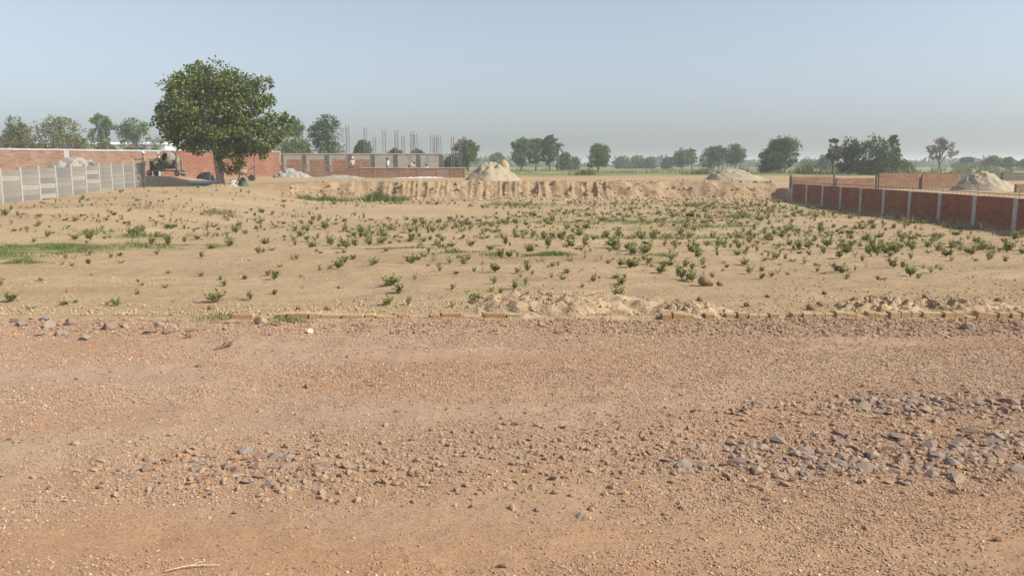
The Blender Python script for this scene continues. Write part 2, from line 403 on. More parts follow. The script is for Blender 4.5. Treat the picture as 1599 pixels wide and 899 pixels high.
ground = obj('ground', mesh_np('ground', np.stack([GX, GY, GZ], -1).reshape(-1, 3), GF, True), MAT['soil'])
tag(ground, 'dry sandy ground of the vacant plot and the farmland behind', 'ground', kind='structure')

def RZ(X, Y):
    return 0.035 * fbm(X / 1.6, Y / .9, 61, 3) + 0.014 * fbm(X / .22, Y / .18, 63, 3) + 0.006 * fbm(X / .06, Y / .05, 65, 2) - 0.10 * sstep(8.3, 8.46, Y) + 0.012 * sstep(7.2, 8.0, Y)
rx = axis(0, [(5.6, .035, 1, .035), (45, .035, 1.06, 2)])
rxs = np.array(sorted(set([-q for q in rx[1:]] + rx)))
rys = np.array(sorted(set([-9, -6, -4, -2, -1, 0, 1, 1.6, 2.0, 2.2] + axis(2.4, [(8.44, .03, 1, .03)]))))
GX, GY = np.meshgrid(rxs, rys); nx, ny = len(rxs), len(rys); idx = np.arange(nx * ny).reshape(ny, nx)
GF = np.stack([idx[:-1, :-1], idx[:-1, 1:], idx[1:, 1:], idx[1:, :-1]], -1).reshape(-1, 4)
road = obj('road', mesh_np('road', np.stack([GX, GY, RZ(GX, GY)], -1).reshape(-1, 3), GF, True), MAT['road'])
tag(road, 'reddish gravel road bed', 'road', kind='structure')
def r1(x, y): return float(RZ(np.array([x]), np.array([y]))[0])

# ------------------------------------------------------------------ heaps
def heap_mesh(name, rx, ry, h, seed, rough=0.12, sharp=1.3, nr=26, na=60, freq=1.6):
    a = np.linspace(0, 2 * math.pi, na, endpoint=False); r = np.linspace(0.0, 1.15, nr)
    RR, AA = np.meshgrid(r, a, indexing='ij')
    wob = 1 + 0.18 * vnoise(np.cos(AA) * 1.7 + 5, np.sin(AA) * 1.7 + 5, seed) * 2
    X = rx * RR * wob * np.cos(AA); Y = ry * RR * wob * np.sin(AA)
    prof = np.clip(1 - RR ** sharp, -0.25, 1)
    k = freq / max(rx, ry) * 2.2
    Z = h * prof + h * rough * 2.2 * fbm(X * k * 2 + seed, Y * k * 2, seed, 5, 0.55) * np.clip(1.15 - RR, 0, 1) ** .5 * np.clip(.25 + RR * 2.2, 0, 1)
    Z = np.minimum(Z, h * 1.05)
    sk = np.clip(prof, 0, 1)
    X = X + rx * .22 * sk * math.sin(seed * 2.1); Y = Y + ry * .15 * sk * math.cos(seed * 1.7)
    V = np.stack([X, Y, Z], -1).reshape(-1, 3); F = []
    for i in range(nr - 1):
        for j in range(na):
            F.append((i*na+j, (i+1)*na+j, (i+1)*na+(j+1) % na, i*na+(j+1) % na))
    return mesh_np(name, V, F, True)
def heap(name, x, y, rx, ry, h, mat, label, cat='heap', seed=1, rough=0.12, sharp=1.3, sink=0.06, z=None, **kw):
    o = obj(name, heap_mesh(name, rx, ry, h + sink, seed, rough, sharp, **kw), MAT[mat], loc=(x, y, (h1(x, y) if z is None else z) - sink))
    return tag(o, label, cat)
heap('sand_heap', -1.62, 60, 2.2, 2.0, 1.32, 'sand', 'tall cone of pale sand standing right of the low brick wall', seed=3, rough=.13, sharp=1.5)
heap('sand_heap', 16.3, 59.5, 2.3, 1.8, .84, 'sand', 'low wide heap of pale sand on top of the earth bank', seed=5, rough=.12, sharp=1.6)
heap('sand_heap', 29.4, 50, 2.1, 1.7, 1.22, 'sand', 'heap of pale sand beside the end of the cross brick wall', seed=8, rough=.11, sharp=1.2)
heap('rubble_heap', -30.6, 56.6, 3.3, 2.3, 1.85, 'rubble', 'broad heap of grey rubble behind the precast concrete fence', seed=12, rough=.14, sharp=1.3, z=.35)
heap('rubble_heap', -18.6, 69.0, 1.9, 1.0, .75, 'rubble', 'small pile of grey rubble against the brick foundation wall', seed=14, rough=.2, sharp=1.2)
heap('gravel_heap', -14.6, 69.3, 2.6, .9, .28, 'rubble', 'low spread of grey gravel before the brick foundation wall', seed=15, rough=.15, sharp=1.4)
heap('sand_heap', -25.2, 58.9, 4.0, 4.2, .46, 'sand_brown', 'flat mound of brown sand under the cement mixer', seed=17, rough=.05, sharp=2.0)
heap('sand_heap', -34.8, 52, 3.6, 2.0, 1.3, 'sand_brown', 'mound of brown sand against the long wall behind the fence', seed=18, rough=.06, sharp=1.5)
# spoil along the kerb
heap('earth_heap', .72, 8.95, 1.4, .9, .16, 'earth', 'spread heap of dug sandy earth covering the brick kerb', seed=23, rough=.27, sharp=1.7, sink=.05, z=.0, nr=44, na=170, freq=2.6)
heap('earth_heap', 1.9, 8.65, .55, .42, .10, 'earth', 'small lumpy earth heap right of the big kerb heap', seed=24, rough=.3, sharp=1.5, sink=.04, z=.02, nr=26, na=90, freq=2)
heap('earth_heap', 4.05, 8.85, .62, .38, .12, 'earth', 'crumbly peaked earth heap behind the kerb bricks', seed=25, rough=.32, sharp=1.5, sink=.05, z=.02, nr=30, na=100, freq=2.2)
heap('earth_heap', 5.15, 8.9, .75, .40, .10, 'earth', 'long ridge of earth clods behind the kerb bricks', seed=26, rough=.34, sharp=1.5, sink=.05, z=.02, nr=30, na=110, freq=2.6)

# ------------------------------------------------------------------ brick kerb
kerb = empty('brick_kerb', (0, 8.31, 0))
tag(kerb, 'row of dusty orange bricks set on edge along the road', 'kerb')
def brick_me(L, seed):
    rr = random.Random(seed)
    b = MB().box(-L/2, L/2, -.05, .06, -.10, .085); me = b.mesh('brick')
    bm = bmesh.new(); bm.from_mesh(me)
    bmesh.ops.bevel(bm, geom=list(bm.edges), offset=.008, segments=1, affect='EDGES')
    for v in bm.verts: v.co += Vector([rr.uniform(-.004, .004) for _ in range(3)])
    bm.to_mesh(me); bm.free(); return me
BL = [brick_me(.225, i) for i in range(3)]; BS = [brick_me(.108, 9 + i) for i in range(4)]
x = -6.4
while x < 6.9:
    long = (x < 0.9) and random.random() < .75
    L = .225 if long else .108
    if not (0.15 < x < 1.55):
        dz = random.uniform(-.022, .004)
        if random.random() < .12: dz -= .03
        if x < -2.95: dz -= .075
        elif x < 0: dz -= .012
        elif 1.55 < x < 3.3: dz -= .012
        obj('brick', random.choice(BL if long else BS), MAT['kerb'], kerb, (x + L/2, random.uniform(-.014, .014), dz), (random.uniform(-.04, .04), random.uniform(-.03, .03), random.uniform(-.04, .04)))
    x += L + random.choice([.003, .004, .006, .014])

# ------------------------------------------------------------------ stones
def hull_mesh(name, seed, n=18, flat=.45, squash=.75):
    rr = random.Random(seed); bm = bmesh.new()
    for _ in range(n):
        p = Vector((rr.gauss(0, 1), rr.gauss(0, 1), rr.gauss(0, 1))).normalized()
        bm.verts.new((p.x * .5, p.y * .5 * squash, p.z * .5 * flat))
    r = bmesh.ops.convex_hull(bm, input=list(bm.verts))
    bmesh.ops.delete(bm, geom=[v for v in bm.verts if not v.link_faces], context='VERTS')
    me = bpy.data.meshes.new(name); bm.to_mesh(me); bm.free(); me.materials.append(MAT['stone']); return me
FLAT = [hull_mesh('stone', i, 12 + i % 3 * 3, .32 + .06 * (i % 3), .6 + .1 * (i % 4)) for i in range(10)]
CHUNK = [hull_mesh('stone', 50 + i, 16, .62, .8) for i in range(6)]
def stone(x, y, s, label, group, pool=FLAT, name='stone', z=None, tilt=.22):
    me = random.choice(pool); zz = (r1(x, y) if z is None else z)
    o = obj(name, me, None, None, (x, y, zz + s * (.05 if pool is FLAT else .12)), (random.uniform(-tilt, tilt), random.uniform(-tilt, tilt), random.uniform(0, 6.28)), (s, s, s))
    return tag(o, label, 'stone', group)
def in_patch(cx, cy, rx, ry, ang=0):
    while True:
        a, b = random.gauss(0, .45), random.gauss(0, .45)
        if a*a + b*b < 1: break
    c, s = math.cos(ang), math.sin(ang); return cx + rx*a*c - ry*b*s, cy + rx*a*s + ry*b*c
used = []
def place(n, fn, smin, smax, label, group, pool=FLAT, gap=.40, ex=1.8):
    k = 0; tries = 0
    while k < n and tries < n * 40:
        tries += 1
        x, y = fn(); s = smin + (smax - smin) * random.random() ** ex
        if any((x-a)**2 + (y-b)**2 < (gap*(s+q)*.8)**2 for a, b, q in used): continue
        used.append((x, y, s)); f = (s - smin) / (smax - smin); wd_ = 'large ' if f > .6 else 'small ' if f < .25 else 'mid-sized '
        stone(x, y, s, wd_ + label, wd_ + group, pool); k += 1
place(150, lambda: in_patch(2.15, 4.32, 1.45, .40, .10), .055, .16, 'flat broken grey-brown stone in the long rubble patch across the road', 'stones of the long rubble patch', FLAT, .36, 1.1)
place(66, lambda: in_patch(2.8, 5.22, .70, .22, .02), .055, .15, 'flat broken stone in the oval rubble patch nearer the kerb', 'stones of the oval rubble patch', FLAT, .36, 1.1)
place(44, lambda: in_patch(-1.45, 4.12, .70, .30, -.1), .05, .13, 'half-buried flat stone in the thin patch on the bare side of the road', 'stones of the thin patch')
place(12, lambda: (random.uniform(-.7, .9), random.uniform(3.6, 4.6)), .03, .07, 'lone flat stone between the two rubble patches on the road', 'lone stones on the road')
place(40, lambda: (random.uniform(-6.2, -2.6), random.uniform(7.5, 8.15)), .06, .17, 'stone on the sandy verge where the kerb bricks are buried', 'stones on the sandy verge', FLAT + CHUNK)
place(16, lambda: (random.uniform(-2.4, 1.2), random.uniform(7.45, 8.1)), .05, .11, 'stone on the verge before the low kerb bricks and earth heap', 'stones before the earth heap', FLAT + CHUNK)
place(22, lambda: (random.uniform(1.5, 6.2), random.uniform(7.45, 8.1)), .05, .11, 'stone among the loose chippings before the exposed kerb bricks', 'stones among the chippings', FLAT + CHUNK)
for x, y, s, lab, m in [(-4.45, 7.95, .15, 'purplish angular stone, biggest on the kerb verge', 0), (-3.95, 7.75, .18, 'long low brownish stone beside the purplish angular one', 1), (-3.5, 7.82, .12, 'brown stone leaning against the long low one', 2),
                        (-3.98, 7.32, .13, 'dark brown pointed stone standing alone on the road edge', 3), (-3.3, 7.55, .11, 'squat grey block of stone on the verge', 4), (-2.55, 8.0, .16, 'pale grey slab stone by the kerb grass', 5),
                        (5.55, 7.25, .16, 'dark grey angular stone out on the road before the kerb', 1), (4.45, 7.7, .17, 'flat brown slab on the chippings below the kerb heap', 0)]:
    o = obj('stone', CHUNK[m], None, None, (x, y, r1(x, y) + s * .14), (random.uniform(-.2, .2), random.uniform(-.2, .2), random.uniform(0, 6)), (s, s, s)); tag(o, lab, 'stone')
o = obj('quartz_stone', CHUNK[2].copy(), None, None, (-1.92, 7.5, r1(-1.92, 7.5) + .02), (.2, .1, 1), (.09, .09, .09)); o.data.materials.clear(); o.data.materials.append(MAT['cream']); tag(o, 'small cream-white round stone on the road edge', 'stone')

def clod_mesh(seed, lump=.28):
    bm = bmesh.new(); bmesh.ops.create_icosphere(bm, subdivisions=4, radius=.5)
    P = np.array([v.co[:] for v in bm.verts])
    d = 1 + lump * fbm(P[:, 0] * 3 + seed, P[:, 1] * 3 + P[:, 2] * 2.3, seed, 4, .6)
    for v, k, p in zip(bm.verts, d, P): v.co = Vector(p * k); v.co.z *= .82
    me = bpy.data.meshes.new('earth_clod'); bm.to_mesh(me); bm.free(); me.materials.append(MAT['clod'])
    me.polygons.foreach_set('use_smooth', [True] * len(me.polygons)); return me
CL = [clod_mesh(i) for i in range(4)]
def clod(x, y, s, label, k=0, group=None):
    o = obj('earth_clod', CL[k], None, None, (x, y, h1(x, y) + s * .3), (0, 0, random.uniform(0, 6)), (s, s, s)); return tag(o, label, 'clod', group)
clod(2.62, 10.75, .20, 'large round clod of dry earth alone on bare soil', 0)
clod(2.84, 10.85, .10, 'small upright clod right beside the large round one', 1)
for i, (x, y, s) in enumerate([(1.95, 9.3, .09), (2.25, 9.5, .07), (-2.35, 8.75, .08), (-2.05, 8.8, .07), (-3.35, 8.8, .07), (3.5, 9.0, .08), (4.3, 9.2, .1), (4.75, 8.85, .12), (5.6, 9.1, .11), (3.1, 9.6, .06), (3.9, 9.9, .07), (2.7, 9.1, .07), (.1, 9.5, .1), (-.25, 9.1, .08), (1.5, 9.4, .12), (3.3, 8.75, .09), (5.0, 9.6, .07), (6.0, 8.9, .12)]):
    clod(x, y, s, 'lumpy clod of dry earth scattered behind the brick kerb', i % 4, 'clods behind the kerb')

# ------------------------------------------------------------------ loose gravel (stuff, instanced chips)
def chips(name, P, S, mat, label, cat, k=7):
    me = mesh_np(name, P, np.zeros((0, 3), int)) if False else bpy.data.meshes.new(name)
    me.vertices.add(len(P)); me.vertices.foreach_set('co', np.asarray(P, np.float32).ravel())
    a = me.attributes.new('size', 'FLOAT_VECTOR', 'POINT'); a.data.foreach_set('vector', np.asarray(S, np.float32).ravel())
    rot = np.stack([rng.normal(0, .35, len(P)), rng.normal(0, .35, len(P)), rng.uniform(0, 6.28, len(P))], -1)
    a = me.attributes.new('turn', 'FLOAT_VECTOR', 'POINT'); a.data.foreach_set('vector', rot.astype(np.float32).ravel())
    me.materials.append(mat); o = link(bpy.data.objects.new(name, me))
    ng = bpy.data.node_groups.new(name, 'GeometryNodeTree')
    ng.interface.new_socket('Geometry', in_out='INPUT', socket_type='NodeSocketGeometry')
    ng.interface.new_socket('Geometry', in_out='OUTPUT', socket_type='NodeSocketGeometry')
    n = ng.nodes; L = ng.links
    gi = n.new('NodeGroupInput'); go = n.new('NodeGroupOutput')
    jn = n.new('GeometryNodeJoinGeometry')
    for i in range(k):
        ic = n.new('GeometryNodeMeshIcoSphere'); ic.inputs['Radius'].default_value = .5; ic.inputs['Subdivisions'].default_value = 1
        ns = n.new('ShaderNodeTexNoise'); ns.noise_dimensions = '4D'; ns.inputs['W'].default_value = i * 3.7; ns.inputs['Scale'].default_value = 1.6
        sb = n.new('ShaderNodeVectorMath'); sb.operation = 'SUBTRACT'; sb.inputs[1].default_value = (.5, .5, .5); L.new(ns.outputs['Color'], sb.inputs[0])
        ml = n.new('ShaderNodeVectorMath'); ml.operation = 'SCALE'; ml.inputs['Scale'].default_value = 1.3; L.new(sb.outputs[0], ml.inputs[0])
        sp = n.new('GeometryNodeSetPosition'); L.new(ic.outputs['Mesh'], sp.inputs['Geometry']); L.new(ml.outputs[0], sp.inputs['Offset'])
        ss = n.new('GeometryNodeSetShadeSmooth'); ss.inputs['Shade Smooth'].default_value = False; L.new(sp.outputs[0], ss.inputs[0])
        sm = n.new('GeometryNodeSetMaterial'); sm.inputs['Material'].default_value = mat; L.new(ss.outputs[0], sm.inputs[0])
        g2 = n.new('GeometryNodeGeometryToInstance'); L.new(sm.outputs[0], g2.inputs[0]); L.new(g2.outputs[0], jn.inputs[0])
    ip = n.new('GeometryNodeInstanceOnPoints'); L.new(gi.outputs[0], ip.inputs['Points']); L.new(jn.outputs[0], ip.inputs['Instance'])
    ip.inputs['Pick Instance'].default_value = True
    rv = n.new('FunctionNodeRandomValue'); rv.data_type = 'INT'
    for s_ in rv.inputs:
        if s_.type == 'INT' and s_.name == 'Min': s_.default_value = 0
        if s_.type == 'INT' and s_.name == 'Max': s_.default_value = k - 1
    L.new([q for q in rv.outputs if q.type == 'INT'][0], ip.inputs['Instance Index'])
    for an, sk in (('turn', 'Rotation'), ('size', 'Scale')):
        na = n.new('GeometryNodeInputNamedAttribute'); na.data_type = 'FLOAT_VECTOR'; na.inputs['Name'].default_value = an
        L.new(na.outputs['Attribute'], ip.inputs[sk])
    L.new(ip.outputs[0], go.inputs[0])
    md = o.modifiers.new('chips', 'NODES'); md.node_group = ng
    return tag(o, label, cat, kind='stuff')

def scatter_road(n, y0, y1, dens):
    X = []; Y = []
    while sum(map(len, X)) < n:
        y = y0 + (y1 - y0) * rng.random(200000) ** 1.15; x = rng.uniform(-1, 1, 200000) * (0.70 * y + 1.2)
        w = np.clip((0.70 * y + 1.2) / (0.70 * y1 + 1.2), 0, 1) ** .35
        k = rng.random(200000) < dens(x, y) * w
        X.append(x[k]); Y.append(y[k])
    return np.concatenate(X)[:n], np.concatenate(Y)[:n]
def gd(x, y):
    d = .50 + 1.7 * fbm(x / 1.5, y / .55, 71, 4) + .35 * sstep(-1.5, 1.2, x - .4 * (y - 4))
    pa = lambda cx, cy, a, b: np.exp(-(((x - cx) / a) ** 2 + ((y - cy) / b) ** 2))
    d = d + .8 * pa(2.1, 4.3, 1.8, .6) + .5 * pa(2.7, 5.2, .9, .4) + .5 * pa(-1.3, 4.1, 1.0, .4) + .6 * pa(.4, 6.3, 1.3, .5) + .4 * pa(-.3, 4.6, 1.2, .7)
    d = d - .3 * (1 - sstep(2.9, 3.6, y)) - .5 * pa(2.0, 3.2, 1.3, .35) - .2 * pa(-2.0, 3.2, 1.4, .5) - .3 * np.exp(-((y - 7.0) / .25) ** 2) + .7 * sstep(7.3, 7.7, y) * sstep(-1.5, .5, x) + .25 * sstep(7.3, 7.7, y)
    return np.clip(d, .06, 1.0)
gx, gy = scatter_road(270000, 2.3, 8.2, gd)
sz = .0045 + .011 * rng.random(len(gx)) ** 2.6
sz = sz * (1 + .07 * np.clip(gy - 3, 0, 5))
fx_, fy_ = scatter_road(120000, 2.4, 5.4, lambda x, y: np.clip(.55 + fbm(x / .8, y / .4, 73, 3), .15, 1))
gx = np.concatenate([gx, fx_]); gy = np.concatenate([gy, fy_]); sz = np.concatenate([sz, .003 + .004 * rng.random(len(fx_)) ** 1.5])
S = np.stack([sz * rng.uniform(.8, 1.4, len(gx)), sz * rng.uniform(.7, 1.0, len(gx)), sz * rng.uniform(.3, .65, len(gx))], -1)
chips('road_gravel', np.stack([gx, gy, RZ(gx, gy) + sz * .12], -1), S, MAT['pebble'], 'reddish brown gravel chips strewn over the road', 'gravel')
def gd2(x, y):
    pa = lambda cx, cy, a, b: np.exp(-(((x - cx) / a) ** 2 + ((y - cy) / b) ** 2))
    return np.clip(.002 + .012 * np.clip(fbm(x / .9, y / .5, 75, 3) * 3, 0, 1) + .75 * pa(2.2, 4.32, 1.3, .33) + .6 * pa(2.8, 5.2, .75, .28) + .4 * pa(1.8, 5.1, .4, .2) + .4 * pa(-1.4, 4.12, .8, .3) + .2 * pa(.3, 4.3, 1.2, .5) + .35 * sstep(7.35, 7.6, y) * sstep(.0, 1.5, x) + .28 * sstep(7.35, 7.6, y), 0, 1)
gx, gy = scatter_road(8500, 2.4, 8.22, gd2)
sz = .016 + .034 * rng.random(len(gx)) ** 2
S = np.stack([sz * rng.uniform(.8, 1.4, len(gx)), sz * rng.uniform(.7, 1.0, len(gx)), sz * rng.uniform(.35, .7, len(gx))], -1)
MAT['pebble2'] = island('rubble_chip', [(0.2802, 0.186, 0.1271), (0.3545, 0.2381, 0.1532), (0.2308, 0.1525, 0.1076), (0.3297, 0.2455, 0.176), (0.3874, 0.2492, 0.1467), (0.272, 0.212, 0.163), (0.3462, 0.2009, 0.1076)], .85, objrand=True)
chips('road_rubble', np.stack([gx, gy, RZ(gx, gy) + sz * .1], -1), S, MAT['pebble2'], 'grey and brown stone chips between the larger road stones', 'rubble')
# crumbs of earth over the plot near the kerb
n = 26000
yy = 8.4 + 14 * rng.random(n) ** 2.0; xx = rng.uniform(-1, 1, n) * (.68 * yy + 1)
keep = rng.random(n) < np.clip(.25 + 1.6 * fbm(xx / 1.4, yy / .8, 81, 3) + .8 * np.exp(-((yy - 8.7) / .5) ** 2) + .5 * sstep(1.5, 3, xx) * np.exp(-((yy - 9.3) / .9) ** 2), 0.03, 1)
xx, yy = xx[keep], yy[keep]; sz = .01 + .035 * rng.random(len(xx)) ** 3
S = np.stack([sz, sz * .85, sz * .6], -1)
MAT['crumb'] = island('earth_crumb', [(0.3696, 0.264, 0.154), (0.4224, 0.3124, 0.1936), (0.3168, 0.22, 0.1232), (0.4576, 0.3432, 0.22)], .95, objrand=True)
chips('earth_crumbs', np.stack([xx, yy, H(xx, yy) + sz * .15], -1), S, MAT['crumb'], 'small crumbs of dry earth over the sandy plot', 'crumbs')
# loose lumps on the kerb heaps
P = []
for o in [q for q in list(COL.objects) if q.name.startswith('earth_heap')]:
    co = np.empty(len(o.data.vertices) * 3, np.float32); o.data.vertices.foreach_get('co', co); co = co.reshape(-1, 3)
    sel = co[rng.random(len(co)) < .15]; P.append(sel + np.array(o.location)[None])
P = np.concatenate(P); sz = .01 + .045 * rng.random(len(P)) ** 3
chips('heap_crumbs', P + rng.normal(0, .01, P.shape) * [1, 1, .2], np.stack([sz, sz * .85, sz * .7], -1), MAT['crumb'], 'loose lumps of earth on the heaps along the kerb', 'crumbs')
# fallen lumps at the foot of the cut bank
n = 2600
xx = rng.uniform(-15, 18, n); yy = 54.6 + rng.normal(0, 1.3, n) - .6; sz = .05 + .22 * rng.random(n) ** 3
chips('bank_crumbs', np.stack([xx, yy, H(xx, yy) + sz * .15], -1), np.stack([sz, sz * .85, sz * .7], -1), MAT['crumb'], 'fallen lumps of earth along the foot of the cut bank', 'crumbs')

# ------------------------------------------------------------------ plants
def leaf_quads(C, D, U, Ln, W):
    """diamond leaves: base C, direction D, width axis U"""
    Ln = np.asarray(Ln)[:, None]; W = np.asarray(W)[:, None]
    nrm = np.cross(D, U)
    a = C; b = C + D * Ln * .45 + U * W * .5 + nrm * Ln * .06; c = C + D * Ln - nrm * Ln * .08; d = C + D * Ln * .45 - U * W * .5 + nrm * Ln * .06
    V = np.stack([a, b, c, d], 1).reshape(-1, 3); F = np.arange(len(C) * 4).reshape(-1, 4)
    return V, F
def unit(a): return a / np.maximum(np.linalg.norm(a, axis=-1, keepdims=True), 1e-9)
def weed_mesh(name, seed, h=.24, spread=.14, stems=5, per=11, leaf=.07, mat='weed'):
    g = np.random.default_rng(seed); C = []; D = []; L = []
    mb_v = []; mb_f = []
    for s in range(stems):
        az = g.uniform(0, 6.28); out = spread * g.uniform(.3, 1.1); hh = h * g.uniform(.55, 1.0)
        tip = np.array([math.cos(az) * out, math.sin(az) * out, hh])
        # thin stem as a narrow folded strip
        n0 = len(mb_v); sx = np.array([-math.sin(az), math.cos(az), 0]) * .004
        for t in (0, .5, 1):
            p = tip * t * np.array([t ** .3 if t else 0, t ** .3 if t else 0, 1]); mb_v += [p - sx, p + sx]
        mb_f += [(n0, n0+1, n0+3, n0+2), (n0+2, n0+3, n0+5, n0+4)]
        for k in range(per):
            t = .25 + .75 * (k + g.uniform(0, .8)) / per; p = tip * t
            a2 = g.uniform(0, 6.28); e = g.uniform(-.1, .9)
            C.append(p); D.append([math.cos(a2) * math.cos(e), math.sin(a2) * math.cos(e), math.sin(e)]); L.append(leaf * g.uniform(.6, 1.25) * (1.15 - .4 * t))
    C = np.array(C); D = unit(np.array(D)); L = np.array(L)
    U = unit(np.cross(D, np.array([0, 0, 1.0])) + g.normal(0, .35, D.shape)); U = unit(U - D * (U * D).sum(1, keepdims=True))
    V, F = leaf_quads(C, D, U, L, L * .62)
    V = np.concatenate([V, np.array(mb_v)]); F = np.concatenate([F, np.array(mb_f) + len(V) - len(mb_v)])
    me = mesh_np(name, V, F); me.materials.append(MAT[mat]); return me
BUSHY = [weed_mesh('weed_plant', 100 + i, .24, .15, 9, 13, .075) for i in range(4)]
UPRIGHT = [weed_mesh('weed_plant', 120 + i, .26, .09, 6, 10, .07) for i in range(4)]
LOW = [weed_mesh('weed_plant', 140 + i, .11, .16, 6, 8, .065) for i in range(3)]
DRY = [weed_mesh('dry_weed', 160 + i, .24, .12, 6, 6, .045, 'weed_dry') for i in range(3)]
def weed(x, y, s, kind):
    pool, lab, grp, nm = {'b': (BUSHY, 'bushy broad-leaved green weed rooted in the sandy plot', 'bushy weeds on the plot', 'weed_plant'),
                          'u': (UPRIGHT, 'slim upright green weed rooted in the sandy plot', 'upright weeds on the plot', 'weed_plant'),
                          'l': (LOW, 'low sprawling green weed flat on the sandy plot', 'sprawling weeds on the plot', 'weed_plant'),
                          'd': (DRY, 'dry brown weed withering on the sandy plot', 'dry weeds on the plot', 'dry_weed')}[kind]
    if y < 11.6: zone, zg = 'on bare sand close behind the brick kerb', 'near the kerb'
    elif x < -7.5: zone, zg = 'on the grassy side towards the concrete fence', 'towards the concrete fence'
    elif x > 7.5: zone, zg = 'on the side towards the pillared brick wall', 'towards the pillared wall'
    elif y < 17.5: zone, zg = 'thinly scattered over the bare middle of the plot', 'in the bare middle'
    else: zone, zg = 'in the thick weeds before the earth bank', 'in the thick weeds'
    sw = 'large ' if s > 1.0 else 'small ' if s < .58 else ''
    lab = sw + lab.split(' rooted')[0].split(' flat on')[0].split(' withering')[0] + ' ' + zone; grp = sw + grp.replace('on the plot', zg)
    o = obj(nm, random.choice(pool), None, None, (x, y, h1(x, y) - .012), (0, 0, random.uniform(0, 6.28)), (s * random.uniform(.7, 1.25), s * random.uniform(.7, 1.25), s * random.uniform(.6, 1.2)))
    return tag(o, lab, 'plant', grp)
